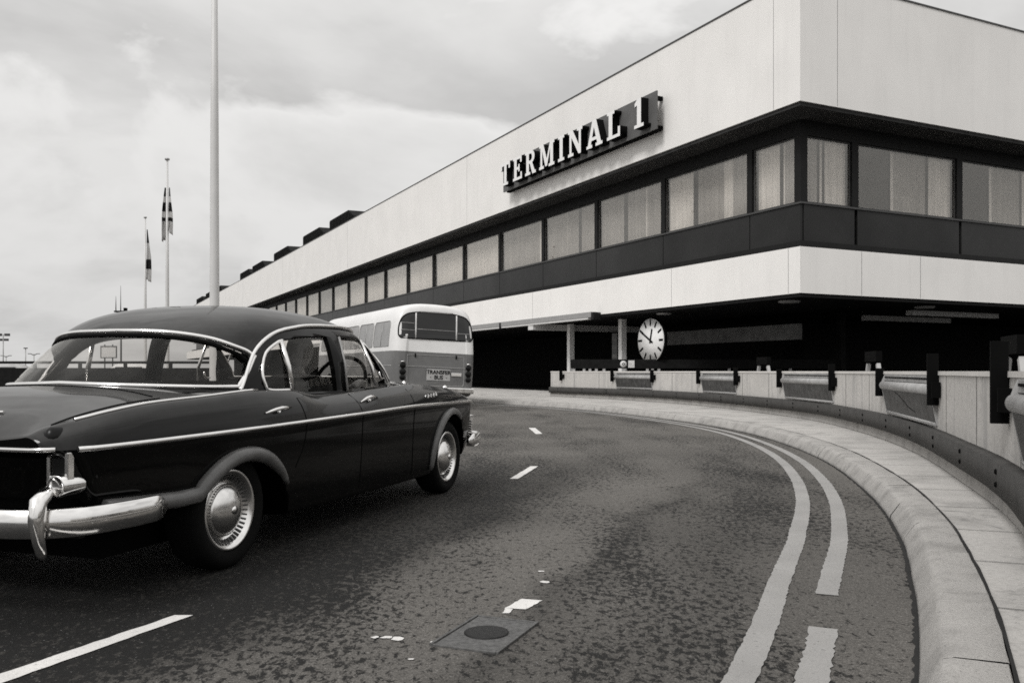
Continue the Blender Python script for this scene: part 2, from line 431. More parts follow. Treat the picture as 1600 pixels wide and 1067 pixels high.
def kerb_idx(y): return int(np.argmin(np.abs(KP[:, 1]-y)+1000*(KP[:, 1] < -4)))
# kerbstones: one mesh, cut at joints every 0.9 m, with slightly uneven faces
mb = MB(); cnt = 5
j = 0
while j+cnt < len(KP):
    seg = KP[j:j+cnt+1].copy(); dx = random.uniform(-.003, .003); dz = random.uniform(-.001, .001)
    tt = (seg[1]-seg[0])/np.linalg.norm(seg[1]-seg[0]); seg[0] = seg[0]+tt*.0006; seg[-1] = seg[-1]-tt*.0006
    sweep(mb, seg, [(0+dx, -.02), (.012+dx, .03+dz), (.060+dx, .100+dz), (.070+dx, .114+dz), (.082+dx, .123+dz), (.10+dx, .1285+dz), (.112+dx, .1295+dz), (.257, .133+dz), (.262, .131+dz), (.262, -.02)], smooth=True, caps=False)
    j += cnt
for v in mb.bm.verts:
    if v.co.z > .02: v.co += Vector((random.uniform(-.0025, .0025), random.uniform(-.0025, .0025), random.uniform(-.0015, .0015)))
tag(mb.build('kerb', M['kerb']), kind='structure')

WALL = [(1.25, .2), (1.75, 1.9), (2.25, 3.5), (2.98, 5.19), (3.53, 6.73), (4.51, 9.88), (5.2, 13.24), (5.53, 16.82), (5.14, 22.0), (4.35, 25.6), (3.1, 28.9), (1.40, 31.95)]
WP, WS = resample(crom(WALL, 12), .15); WT, WN = frames(WP)
# pavement between kerb and wall, then along the building front
mb = MB(); rows = []
for i in range(len(KP)):
    p = KP[i]+KN[i]*.266
    if p[1] < -1.5: continue
    if p[1] > 36: break
    t = min(max((p[1]-.3)/(29.5-.3), 0), 1)
    if p[1] < 27.2:
        d = np.linalg.norm(WP-p, axis=1) + 0
        # follow normals: choose the wall point best aligned with the kerb normal
        v = WP-p; along = np.abs(v@KT[i]); k = int(np.argmin(along+.15*d)); q = WP[k]
    else:
        q = p+KN[i]*6.2
    rows.append([tuple(p+(q-p)*f)+(.128,) for f in (0, .25, .5, .75, 1)])
mb.grid(rows, smooth=False)
tag(mb.build('pavement', M['paving']), kind='structure')
mb = MB()
mb.faces([(-.8, 28.9, .120), (1.2, 31.9, .120), (6.9, 31.6, .120), (3.5, 37.5, .120), (-12, 69, .120), (-16.9, 57, .120), (-4.2, 34.4, .120)], [tuple(range(7))])
tag(mb.build('pavement', M['paving']), kind='structure')
# joints between flags, thin recess lines lying just above the slabs
mb = MB(); acc = 0
for i in range(20, len(KP)-1):
    p = KP[i]
    if p[1] > 26: break
    acc += .18
    if acc >= .75:
        acc = 0; n = KN[i]; t = KT[i]; a = p+n*.275; L = 2.6
        v = WP-a; k = int(np.argmin(np.abs(v@t)+.1*np.linalg.norm(v, axis=1))); L = min(max(float(v[k]@n)-.02, .2), 3.0)
        b = a+n*L; wdt = t*.0035
        mb.faces([(*(a-wdt), .1315), (*(a+wdt), .1315), (*(b+wdt), .1315), (*(b-wdt), .1315)], [(0, 1, 2, 3)])
def ribbon(mb, idx0, idx1, o0, o1, z, jit=0, P=KP, Nn=KN):
    rows = []
    for i in range(idx0, idx1):
        a = o0+random.uniform(-jit, jit); b = o1+random.uniform(-jit, jit)
        rows.append([(P[i][0]+Nn[i][0]*a, P[i][1]+Nn[i][1]*a, z), (P[i][0]+Nn[i][0]*b, P[i][1]+Nn[i][1]*b, z)])
    mb.grid(rows, smooth=False)
ribbon(mb, 20, kerb_idx(26), .261, .274, .1355, .004)
tag(mb.build('pavement_joint', M['joint']), kind='structure')

# double line along the kerb (fine resampled so that edges can be ragged)
KF, _ = resample(crom(KERB, 24), .03); KFT, KFN = frames(KF)
def fidx(y): return int(np.argmin(np.abs(KF[:, 1]-y)))
def offs(y, pts): return float(np.interp(y, [p[0] for p in pts], [p[1] for p in pts]))
def line_strip(y0, y1, pts, width, z, jit):
    mb = MB(); rows = []
    for i in range(fidx(y0), fidx(y1)):
        c = -offs(KF[i][1], pts); wl = width/2
        a = c-wl+random.uniform(-jit, jit); b = c+wl+random.uniform(-jit, jit)
        rows.append([(KF[i][0]+KFN[i][0]*a, KF[i][1]+KFN[i][1]*a, z), (KF[i][0]+KFN[i][0]*b, KF[i][1]+KFN[i][1]*b, z)])
    mb.grid(rows, smooth=False); return mb
o1 = [(2.5, .52), (4, .60), (5.5, .60), (8, .52), (12, .46), (16, .44), (30, .42)]
o2 = [(2.5, .30), (4, .375), (5.5, .35), (8, .28), (12, .24), (16, .22), (30, .2)]
mb = line_strip(.6, 30, o1, .105, .004, .0035)
tag(mb.build('road_marking', M['yline']), kind='structure')
mb = line_strip(3.93, 30, o2, .10, .004, .0035)
tag(mb.build('road_marking', M['yline']), kind='structure')
mb = line_strip(.6, 3.42, o2, .105, .004, .007)
tag(mb.build('road_marking', M['yline']), kind='structure')
# dark silt in the gutter
mb = MB(); rows = []
for i in range(fidx(1.0), fidx(29)):
    b = -.014+random.uniform(-.008, .006)
    rows.append([(KF[i][0]+KFN[i][0]*.01, KF[i][1]+KFN[i][1]*.01, .003), (KF[i][0]+KFN[i][0]*b, KF[i][1]+KFN[i][1]*b, .003)])
mb.grid(rows); tag(mb.build('gutter_silt', M['joint']), kind='structure')
# white lane dashes
def quad_marking(pts, sub=14, jit=.004):
    mb = MB(); a, b, c, d = [np.array(p, float) for p in pts]; rows = []
    for i in range(sub+1):
        t = i/sub; l = a+(d-a)*t; r = b+(c-b)*t; u = (r-l)/np.linalg.norm(r-l)
        l = l+u*random.uniform(-jit, jit); r = r+u*random.uniform(-jit, jit); rows.append([(*l, .004), (*r, .004)])
    mb.grid(rows); return tag(mb.build('road_marking', M['wline']), kind='structure')
quad_marking([(-2.36, 1.6), (-2.24, 1.57), (-1.345, 3.73), (-1.42, 3.73)], 40)
quad_marking([(-.03, 3.84), (.062, 3.82), (.135, 3.97), (.04, 4.0)], 8)
quad_marking([(-.045, 3.76), (-.005, 3.76), (.01, 3.84), (-.03, 3.84)], 4, .008)
quad_marking([(-.025, 8.46), (.055, 8.46), (.285, 9.58), (.20, 9.58)], 14)
quad_marking([(.39, 14.5), (.50, 14.55), (.42, 16.05), (.30, 16.05)], 10)
quad_marking([(-1.0, 20.6), (-.88, 20.6), (-1.35, 22.2), (-1.48, 22.2)], 10)
for (x, y, s) in [(-.44, 3.40, .035), (-.485, 3.42, .03), (-.53, 3.42, .02), (.165, 4.32, .03), (.15, 4.55, .02), (-.36, 3.16, .012), (-.30, 3.36, .012)]:
    mb = MB(); n = 9
    mb.faces([(x+s*random.uniform(.5, 1.2)*math.cos(2*PI*k/n), y+.8*s*random.uniform(.5, 1.2)*math.sin(2*PI*k/n), .004) for k in range(n)], [tuple(range(n))])
    tag(mb.build('road_marking', M['wline']), kind='structure')

# manhole cover
mh = empty('manhole_cover', (-.10, 3.47, 0), math.radians(-22))
tag(mh, 'rectangular iron manhole plate with a dark round lid set in the road', 'manhole cover')
mb = MB(); mb.box(-.125, .125, -.20, .20, -.05, .006, .002); mb.build('plate', M['iron'], mh)
mb = MB()
for s_ in (-1, 1):
    mb.box(s_*.135-.006, s_*.135+.006, -.215, .215, -.05, .010, .002); mb.box(-.1285, .1285, s_*.209-.006, s_*.209+.006, -.05, .008, .002)
mb.build('frame', M['iron'], mh)
mb = MB(); mb.lathe([(.088, .006), (.088, .0095), (.080, .011), (0, .011)], seg=32); mb.build('lid', M['irond'], mh)

# ------------------------------------------------------------------ retaining wall with rail and lamps
rw = empty('retaining_wall', (0, 0, 0)); tag(rw, 'long curved pale concrete wall along the kerb under the terminal', 'wall')
mb = MB(); sweep(mb, WP, [(0, .0), (0, .99), (.34, .99), (.34, .0)]); mb.build('wall_body', M['wall'], rw)
mb = MB(); sweep(mb, WP, [(-.012, .992), (-.012, 1.03), (.352, 1.03), (.352, .992)]); mb.build('wall_cap', M['cap'], rw)
mb = MB(); sweep(mb, WP, [(-.004, .10), (-.035, .14), (-.02, .255), (-.003, .258)]); mb.build('wall_plinth', M['wallbase'], rw)
mb = MB(); sweep(mb, WP, [(-.09, .268), (-.09, .462), (-.003, .470), (-.003, .262)], True); mb.build('steel_band', M['steelband'], rw)
mb = MB()
for s0 in np.arange(1.0, WS[-1], 1.5):
    i = int(np.argmin(abs(WS-s0))); p = WP[i]; n = WN[i]; t = WT[i]
    for dz in (.33, .41):
        m = Matrix.Translation((*(p-n*.091), dz)) @ Vector((-n[0], -n[1], 0)).to_track_quat('Z', 'Y').to_matrix().to_4x4()
        mb.lathe([(.018, 0), (.018, .006), (.011, .012), (0, .013)], m, 10)
mb.build('bolt', M['black'], rw)
mb = MB()
for s0 in np.arange(2.2, WS[-1], 1.55):
    i = int(np.argmin(abs(WS-s0))); p = WP[i]; n = WN[i]; t = WT[i]; a = p-n*.003
    mb.faces([(*(a-t*.006), .47), (*(a+t*.006), .47), (*(a+t*.006), .988), (*(a-t*.006), .988)], [(0, 1, 2, 3)])
mb.build('joint', M['joint'], rw)

POSTS = [(1.93, 31.36), (3.25, 28.6), (4.18, 26.1), (4.90, 23.3), (5.30, 20.75), (5.50, 18.05), (5.40, 14.85), (4.95, 11.78), (4.13, 8.52), (3.12, 5.50)]
post_s = []
for k, (x, y) in enumerate(POSTS): post_s.append(WS[int(np.argmin(np.hypot(WP[:, 0]-x, WP[:, 1]-y)))])
def wall_frame(s0):
    i = int(np.argmin(abs(WS-s0))); p, t, n = WP[i], WT[i], WN[i]
    return p, math.atan2(t[1], t[0]), t, n
# local frame of things on the wall: +x along the wall (away from camera), +y to the road, z up
tops = [1.07, 1.07, 1.07, 1.07, 1.12, 1.07, 1.15, 1.07, 1.2, 1.22]
plab = ['black steel post on the wall, nearest the wall end', 'black steel post left of the farthest wall lamp', 'black steel post right of the farthest wall lamp',
        'black steel post left of the second farthest wall lamp', 'black steel post right of the second farthest wall lamp', 'black steel post left of the middle wall lamp',
        'black steel post right of the middle wall lamp', 'black steel post left of the cracked wall lamp', 'tall black steel post right of the cracked wall lamp',
        'largest black steel post, beside the lamp cut by the frame edge']
for k, s0 in enumerate(post_s):
    p, rz, t, n = wall_frame(s0)
    o = empty('rail_post', (p[0], p[1], .0), rz); tag(o, plab[k], 'post', 'black steel posts along the retaining wall')
    mb = MB(); mb.box(-.028, .028, .004, .105, .70, tops[k], .004); mb.build('bar', M['black'], o)
    mb = MB(); mb.box(-.13, -.0285, .010, .07, .80, .90, .004); mb.box(-.16, -.13, .006, .085, .775, .925, .004); mb.build('clamp', M['black'], o)
def lamp(s_far, s_near, label):
    s_far -= .20; s_near += .03
    sc = (s_far+s_near)/2; p, rz, t, n = wall_frame(sc); L = (s_far-s_near)/2-.04
    pf, _, _, _ = wall_frame(s_far); pn, _, _, _ = wall_frame(s_near)
    c = (pf+pn)/2; d = pf-pn; rz = math.atan2(d[1], d[0]); sag = float((p-c)@n)   # chord stands a little in front of the arc
    c = c+n*(max(sag, 0)*.10)
    o = empty('wall_lamp', (c[0], c[1], 0), rz); tag(o, label, 'wall lamp', 'glass fronted lamps built into the retaining wall')
    mb = MB()   # side cheeks and back
    cheek = [(-.12, .985), (.035, .985), (.07, .90), (.07, .82), (.012, .50), (-.12, .50)]
    mb.prism(cheek, 'x', -L-.03, -L); mb.prism(cheek, 'x', L, L+.03); mb.box(-L+.001, L-.001, -.12, .02, .495, .525); mb.box(-L+.001, L-.001, -.1, .038, .91, .984)
    mb.build('housing', M['hood'], o)
    mb = MB(); mb.tube([(-L-.034, .045, .848), (L+.034, .045, .848)], .055, 20); mb.build('hood_tube', M['hood'], o)
    mb = MB(); mb.prism([(.060, .80), (.068, .797), (.016, .53), (.008, .533)], 'x', -L+.02, L-.02); g = mb.build('glass_pane', M['lampglass'], o)
    mb = MB(); mb.box(-L+.05, L-.05, .0385, .046, .945, .962); mb.build('slot', M['black'], o)
    mb = MB()
    mb.tube([(-L+.02, .012, .515), (L-.02, .012, .515)], .012, 8); mb.build('drip_rail', M['offwhite'], o)
    return o
lamp(post_s[1], post_s[2], 'farthest of the glass fronted wall lamps, below the round clock')
lamp(post_s[3], post_s[4], 'second farthest glass fronted wall lamp, right of the clock')
lamp(post_s[5], post_s[6], 'middle glass fronted wall lamp, third from the road bend')
lp = lamp(post_s[7], post_s[8], 'large wall lamp with a crack running across its glass')
mb = MB(); mb.tube([(.55, .066, .78), (.35, .061, .755), (.1, .050, .70), (-.2, .036, .625), (-.5, .028, .59)], .004, 6); mb.build('crack', M['black'], lp)
lamp(post_s[9]-.42, post_s[9]-3.1, 'nearest wall lamp, cut off by the right frame edge')

# ------------------------------------------------------------------ terminal building (local: x along the right front, y along the left front)
C0 = (8.79, 27.0); RB = math.atan2(.443, .897)
tb = empty('terminal_building', (*C0, 0), RB); tag(tb, 'long white flat roofed terminal with a dark recessed band of windows', 'building')
LY, LX = 165., 46.
mb = MB(); mb.prism([(0, 0), (LX, 0), (LX, .35), (.35, .35), (.35, LY), (0, LY)], 'z', 9.28, 13.15); mb.build('upper_panel', M['panel'], tb)
mb = MB(); mb.box(.36, LX-.1, .36, LY-.1, 12.3, 12.6); mb.build('roof', M['coping'], tb)
mb = MB(); mb.prism([(-.03, -.03), (LX, -.03), (LX, .37), (.37, .37), (.37, LY), (-.03, LY)], 'z', 13.152, 13.20); mb.build('coping', M['coping'], tb)
mb = MB(); mb.prism([(.06, .06), (LX, .06), (LX, 6), (6, 6), (6, LY), (.06, LY)], 'z', 9.16, 9.277); mb.build('soffit', M['soffit'], tb)
REC = 1.2
mb = MB(); mb.prism([(REC-.04, REC-.04), (LX, REC-.04), (LX, REC+.3), (REC+.3, REC+.3), (REC+.3, LY), (REC-.04, LY)], 'z', 8.67, 9.158); mb.build('window_head', M['header'], tb)
mb = MB(); mb.prism([(REC-.07, REC-.07), (LX, REC-.07), (LX, REC+.25), (REC+.25, REC+.25), (REC+.25, LY), (REC-.07, LY)], 'z', 6.44, 6.50); mb.build('sill', M['coping'], tb)
mb = MB(); mb.prism([(.9, .9), (LX, .9), (LX, 6), (6, 6), (6, LY), (.9, LY)], 'z', 4.86, 5.20); mb.build('terrace_floor', M['header'], tb)
mb = MB(); mb.prism([(3.2, 3.2), (LX, 3.2), (LX, 3.4), (3.4, 3.4), (3.4, LY), (3.2, LY)], 'z', 5.2, 9.16); mb.build('room_wall', M['dimwall'], tb)
mb = MB(); mb.prism([(0, 0), (LX, 0), (LX, .4), (.4, .4), (.4, LY), (0, LY)], 'z', 3.42, 4.84); mb.build('fascia', M['fascia'], tb)
mb = MB(); mb.prism([(.41, .41), (LX, .41), (LX, 6.2), (6.2, 6.2), (6.2, LY), (.41, LY)], 'z', 4.5, 4.855); mb.build('ledge', M['header'], tb)
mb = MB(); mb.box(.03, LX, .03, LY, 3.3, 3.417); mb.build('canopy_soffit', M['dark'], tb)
for y in [1.15, 25.6, 50, 75, 100, 125]: mb = MB(); mb.box(-.003, .1, y-.006, y+.006, 9.30, 13.14); mb.build('panel_joint', M['coping'], tb)
for x in [1.55, 12.6, 23.7]: mb = MB(); mb.box(x-.006, x+.006, -.003, .1, 9.30, 13.14); mb.build('panel_joint', M['coping'], tb)
for y in [.5, 6.5, 17.6, 30, 45, 60]: mb = MB(); mb.box(-.003, .1, y-.006, y+.006, 3.44, 4.83); mb.build('panel_joint', M['coping'], tb)
for x in [2.6, 5.3, 11., 17.]: mb = MB(); mb.box(x-.006, x+.006, -.003, .1, 3.44, 4.83); mb.build('panel_joint', M['coping'], tb)
# window bays
bays = [(REC+.22, REC+2.25)]+[(REC+2.4+5.05*k+.12, REC+2.4+5.05*(k+1)-.12) for k in range(31)]
ys = [REC]+[REC+2.4+5.05*k for k in range(32)]
for k, y in enumerate(ys):
    mb = MB(); mb.box(REC-.03 if k else REC-.07, REC+.22, (y-.13) if k else REC-.07, (y+.13) if k else REC+.22, 6.501, 8.669); mb.build('mullion', M['header'], tb)
xs = [REC+2.4+5.2*k for k in range(8)]
for x in xs: mb = MB(); mb.box(x-.15, x+.15, REC-.03, REC+.22, 6.501, 8.669); mb.build('mullion', M['header'], tb)
for k, (a, b) in enumerate(zip(ys, ys[1:])): mb = MB(); mb.box(REC-.01, REC+.1, a+.02, b-.02, 5.24, 6.437); mb.build('spandrel', M['spandrel'], tb)
for a, b in zip([REC]+xs, xs): mb = MB(); mb.box(a+.12, b-.02, REC-.01, REC+.1, 5.24, 6.437); mb.build('spandrel', M['spandrel'], tb)
curt = [[('m', 0, 1)], [('l', 0, .28), ('m', .28, .62), ('d', .62, .70), ('l', .70, .76), ('m', .76, 1)],
        [('m', 0, .2), ('d', .2, .3), ('m', .3, .7), ('l', .7, .74), ('m', .74, 1)], [('l', 0, .3), ('m', .3, .95), ('d', .95, 1)]]
def window(side, a, b, cur, full=True):
    def bx(mb, u0, u1, d0, d1, z0, z1):
        if side == 'L': mb.box(d0, d1, u0, u1, z0, z1)
        else: mb.box(u0, u1, d0, d1, z0, z1)
    mb = MB()
    for (u0, u1) in ((a, a+.05), (b-.05, b)): bx(mb, u0, u1, REC+.04, REC+.10, 6.502, 8.668)
    for (z0, z1) in ((6.503, 6.55), (8.62, 8.667)): bx(mb, a+.051, b-.051, REC+.042, REC+.098, z0, z1)
    wdw = mb.build('window', M['coping'], tb)
    mb = MB(); bx(mb, a+.051, b-.051, REC+.066, REC+.074, 6.551, 8.619); mb.build('pane', M['wglass'], wdw)
    for (c, f0, f1) in cur:
        mb = MB(); n = max(2, int((b-a)*(f1-f0)/.06)); rows = []
        for i in range(n+1):
            u = a+.06+(b-a-.12)*(f0+(f1-f0)*i/n); d = REC+.19+.02*math.sin(u*23)+(.03 if c == 'd' else 0)
            rows.append([(d, u, z) if side == 'L' else (u, d, z) for z in (6.52, 8.65)])
        mb.grid(rows, smooth=True)
        mb.build('curtain', M['cur_'+c], wdw)
rr = random.Random(3)
for k, (a, b) in enumerate(bays):
    if k == 0: cur = [('l', .45, 1), ('d', .36, .45), ('l', .32, .36), ('m', 0, .32)]
    elif k == 1: cur = [('l', .68, 1), ('d', .62, .68), ('m', .3, .62), ('l', .2, .3), ('m', 0, .2)]
    elif k == 2: cur = [('m', .62, 1), ('d', .55, .62), ('m', .28, .55), ('l', .25, .28), ('m', 0, .25)]
    elif k == 3: cur = [('m', .6, 1), ('m', .36, .58), ('l', .58, .6), ('d', .30, .36), ('m', 0, .3)]
    elif k == 4: cur = [('l', 0, .12), ('m', .12, 1)]
    else: cur = [('l' if rr.random() < .75 else 'm', 0, 1)]
    window('L', a, b, cur)
for k, (a, b) in enumerate([(REC+.25, xs[0]-.16)]+[(p+.16, q-.16) for p, q in zip(xs, xs[1:])]):
    if k == 0: cur = [('m', 0, .3), ('d', .3, .38), ('l', .38, .43), ('d', .43, .48), ('l', .48, 1)]
    else: cur = [('d', 0, .33), ('l', .36, .38), ('m', .38, .72), ('d', .72, .76), ('l' if k < 3 else 'm', .76, 1)]
    window('R', a, b, cur)
# ground floor: dark undercroft
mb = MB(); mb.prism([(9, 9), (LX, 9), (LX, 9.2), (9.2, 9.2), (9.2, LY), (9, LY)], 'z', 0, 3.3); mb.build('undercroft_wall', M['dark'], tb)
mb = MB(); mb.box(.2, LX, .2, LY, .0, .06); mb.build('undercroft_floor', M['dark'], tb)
mb = MB(); mb.box(4, 4.2, 4.2, 14, 2.2, 2.78); mb.build('bulkhead', M['dimwall'], tb)
mb = MB(); mb.box(-.3, 7, 17.0, 17.5, 3.0, 3.28, .01); mb.build('canopy_beam', M['white'], tb)
mb = MB()
mb.box(-.36, -.04, 11.6, 70, 3.30, 3.53, .01); rail = mb.build('canopy_rail', M['metalgrey'], tb)
mb = MB(); mb.box(-.34, -.02, 11.9, 70, 3.23, 3.297); mb.build('light_strip', M['white'], rail)
mb = MB()
for y in (11.5, 20.5, 29.5): mb.box(-.37, -.02, y-.1, y+.1, 3.19, 3.5)
mb.build('rail_bracket', M['header'], rail)
for (x, y) in ((1.6, 16.7), (1.6, 12.2), (2, 30), (2, 45), (7, 5)):
    mb = MB(); mb.box(x-.13, x+.13, y-.13, y+.13, .06, 3.3, .01)
    mb.build('column', M['dialw'] if x < 5 else M['dark'], tb)
for (x, y, s_) in ((.9, 1.4, .35), (.9, 8.2, .3), (7.0, 1.2, .35)):
    mb = MB(); mb.lathe([(s_, 3.30), (s_, 3.27), (s_*.8, 3.24), (0, 3.235)], Matrix.Translation((x, y, 0)), 24); mb.build('downlight', M['offwhite'], tb)
mb = MB(); mb.box(8.1, 13, 2.6, 2.9, 3.12, 3.298); mb.box(9, 14, 5.5, 5.8, 3.1, 3.298); mb.build('light_trough', M['white'], tb)

def blocal(x, y, z): 
    c, s_ = math.cos(RB), math.sin(RB); return (C0[0]+c*x-s_*y, C0[1]+s_*x+c*y, z)
# roof vents
vl = ['dark louvred roof vent nearest the sign', 'second dark louvred roof vent from the sign', 'third dark louvred roof vent from the sign', 'fourth dark louvred roof vent from the sign',
      'fifth dark louvred roof vent from the sign', 'small dark louvred roof vent just right of the tall mast', 'small dark louvred roof vent just left of the tall mast', 'last small dark louvred roof vent far along the roof']
for k, (a, b) in enumerate([(49.5, 57.2), (59.2, 67.4), (72.8, 81.7), (86.8, 95.3), (96.3, 104.6), (121, 129), (132.5, 140), (143, 153)]):
    o = empty('roof_vent', blocal(.4, a, 13.0), RB); tag(o, vl[k], 'roof vent', 'dark louvred vents on the terminal roof'); L = b-a
    mb = MB(); mb.prism([(0, 0), (L, 0), (L, 1.2), (L-.2, 1.32), (1.7, 1.32), (0, .6)], 'x', 0, 3.2); mb.build('casing', M['vent'], o)
    mb = MB()
    for i in range(int(L/.45)):
        y = .4+i*.45
        zt = 1.2 if y > 1.8 else .55+y*.36
        if y < L-.5: mb.box(-.05, -.004, y, y+.16, .1, zt)
    mb.build('louvre', M['vent'], o)

# ------------------------------------------------------------------ TERMINAL 1 sign: slab serif letters
def slab(ch):
    s, b = .20, .115     # stem and serif thickness; height 1
    if ch == 'T': return [[(0, 1), (.78, 1), (.78, .70), (.66, .70), (.66, 1-b-.01), (.49, 1-b-.01), (.49, b), (.61, b), (.61, 0), (.17, 0), (.17, b), (.29, b), (.29, 1-b-.01), (.12, 1-b-.01), (.12, .70), (0, .70)]], .78
    if ch == 'E': return [[(0, 0), (.70, 0), (.70, .30), (.585, .30), (.585, b), (.29, b), (.29, .44), (.42, .44), (.42, .34), (.52, .34), (.52, .66), (.42, .66), (.42, .56), (.29, .56), (.29, 1-b), (.565, 1-b), (.565, .72), (.68, .72), (.68, 1), (0, 1), (0, 1-b), (.09, 1-b), (.09, b), (0, b)]], .70
    if ch == 'R':
        arc = [(.44+.27*math.cos(a), .735+.265*math.sin(a)) for a in np.linspace(PI/2, -PI/2+.35, 12)]
        hole = [(.42+.10*math.cos(a), .735+.145*math.sin(a)) for a in np.linspace(PI/2, -PI/2, 8)]
        return [[(0, 1)]+arc+[(.72, b), (.80, b), (.80, 0), (.545, 0), (.36, .46), (.29, .46), (.29, b), (.39, b), (.39, 0), (0, 0), (0, b), (.09, b), (.09, 1-b), (0, 1-b)], [(.29, .88)]+hole+[(.29, .59)]], .80
    if ch == 'M': return [[(0, 0), (.33, 0), (.33, b), (.22, b), (.22, .74), (.43, .06), (.56, .06), (.77, .74), (.77, b), (.67, b), (.67, 0), (1.06, 0), (1.06, b), (.97, b), (.97, 1-b), (1.06, 1-b), (1.06, 1), (.76, 1), (.53, .36), (.30, 1), (0, 1), (0, 1-b), (.09, 1-b), (.09, b), (0, b)]], 1.06
    if ch == 'I': return [[(0, 0), (.40, 0), (.40, b), (.30, b), (.30, 1-b), (.40, 1-b), (.40, 1), (0, 1), (0, 1-b), (.10, 1-b), (.10, b), (0, b)]], .40
    if ch == 'N': return [[(0, 0), (.34, 0), (.34, b), (.22, b), (.22, .72), (.66, 0), (.80, 0), (.80, 1-b), (.89, 1-b), (.89, 1), (.56, 1), (.56, 1-b), (.67, 1-b), (.67, .36), (.29, 1), (0, 1), (0, 1-b), (.09, 1-b), (.09, b), (0, b)]], .89
    if ch == 'A': return [[(0, 0), (.33, 0), (.33, b), (.25, b), (.29, .25), (.58, .25), (.62, b), (.53, b), (.53, 0), (.92, 0), (.92, b), (.84, b), (.56, 1), (.34, 1), (.08, b), (0, b)], [(.33, .37), (.435, .74), (.54, .37)]], .92
    if ch == 'L': return [[(0, 0), (.70, 0), (.70, .36), (.585, .36), (.585, b), (.29, b), (.29, 1-b), (.40, 1-b), (.40, 1), (0, 1), (0, 1-b), (.09, 1-b), (.09, b), (0, b)]], .70
    if ch == '1': return [[(0, 0), (.46, 0), (.46, b), (.335, b), (.335, 1), (.17, 1), (.02, .86), (.02, .74), (.135, .78), (.135, b), (0, b)]], .46
def letter_mesh(ch, h, depth):
    loops, wd = slab(ch); cu = bpy.data.curves.new('c', 'CURVE'); cu.dimensions = '2D'; cu.fill_mode = 'BOTH'; cu.extrude = depth/2
    for lp_ in loops:
        sp = cu.splines.new('POLY'); sp.points.add(len(lp_)-1); sp.use_cyclic_u = True
        for q, (x, y) in zip(sp.points, lp_): q.co = (x*h*XS, y*h, 0, 1)
    o = bpy.data.objects.new('c', cu); COL.objects.link(o)
    dg = bpy.context.evaluated_depsgraph_get(); dg.update(); me = bpy.data.meshes.new_from_object(o.evaluated_get(dg))
    bpy.data.objects.remove(o); bpy.data.curves.remove(cu)
    return me, wd*h*XS
def text_mesh(body, size, extrude):
    cu = bpy.data.curves.new('t', 'FONT'); cu.body = body; cu.size = size; cu.extrude = extrude; cu.align_x = 'CENTER'; cu.align_y = 'CENTER'; cu.offset = size*.018
    o = bpy.data.objects.new('t', cu); COL.objects.link(o)
    dg = bpy.context.evaluated_depsgraph_get(); dg.update(); me = bpy.data.meshes.new_from_object(o.evaluated_get(dg))
    bpy.data.objects.remove(o); bpy.data.curves.remove(cu); return me
sg = empty('terminal_sign', blocal(-.45, 6.75, 9.98), RB); tag(sg, 'raised sign reading TERMINAL 1 in pale slab serif letters', 'sign')
SL = 13.1
mb = MB(); mb.box(-.04, .02, 0, SL, .04, 1.46, .006); mb.build('back_panel', M['signface'], sg)
mb = MB()
mb.box(.022, .43, .25, .42, .1, .26); mb.box(.022, .43, .25, .42, 1.22, 1.36)
for y in (5, 9, 12.9): mb.box(.022, .43, y-.1, y+.07, .1, .26)
mb.box(.10, .30, .15, SL-.1, .02, .14); mb.build('bracket', M['black'], sg)
XS = 1.22
LH, DEP = 1.10, .34
word = 'TERMINAL'; adv = []
me_w = [letter_mesh(c, LH, DEP) for c in word+'1']
# read from the left (large y) to the right (small y)
y = 12.68
gap = (10.75-sum(m[1] for m in me_w[:-1]))/7.
for k, (me, wd) in enumerate(me_w):
    if k == 8: y = .34+wd
    me.transform(Matrix(((0, 0, -1, 0), (-1, 0, 0, 0), (0, 1, 0, 0), (0, 0, 0, 1))))
    o = link('letter', me, M['letter'], sg, [M['letter'], M['black']])
    for f in me.polygons: f.material_index = 0 if f.normal.x < -.9 else 1
    o.location = (-.045-DEP/2, y, .20)
    y -= wd+gap

# ------------------------------------------------------------------ clock, barrier, small signs, struts
ck = empty('wall_clock', blocal(.6, 8.6, 2.245), RB); tag(ck, 'large round white clock with black bar hour marks and hands', 'clock')
mx_ = Matrix.Rotation(-PI/2, 4, 'Y')
mb = MB(); mb.lathe([(.85, 0), (.865, .06), (0, .06)], mx_, 64); mb.build('dial', M['dialw'], ck)
mb = MB(); mb.lathe([(.0, -.1), (.91, -.1), (.91, .03), (.872, .03), (.872, -.05)], mx_, 64); mb.build('case', M['black'], ck)
def hand(mb, ang, r0, r1, wd, d):
    m = Matrix.Rotation(ang, 4, 'X')
    mb.box(-d-.006, -d, -wd/2, wd/2, r0, r1, 0, m)
mb = MB()
for h_ in range(12): hand(mb, h_*PI/6, .57, .84, .085, .062)
mb.build('hour_marks', M['black'], ck)
# angles grow clockwise as seen from the road (road side looks along +x, so clockwise turns toward -y)
mb = MB(); hand(mb, math.radians(14), -.12, .46, .09, .07); mb.build('hour_hand', M['black'], ck)
mb = MB(); hand(mb, math.radians(-60.5), -.19, .76, .075, .078); mb.build('minute_hand', M['black'], ck)

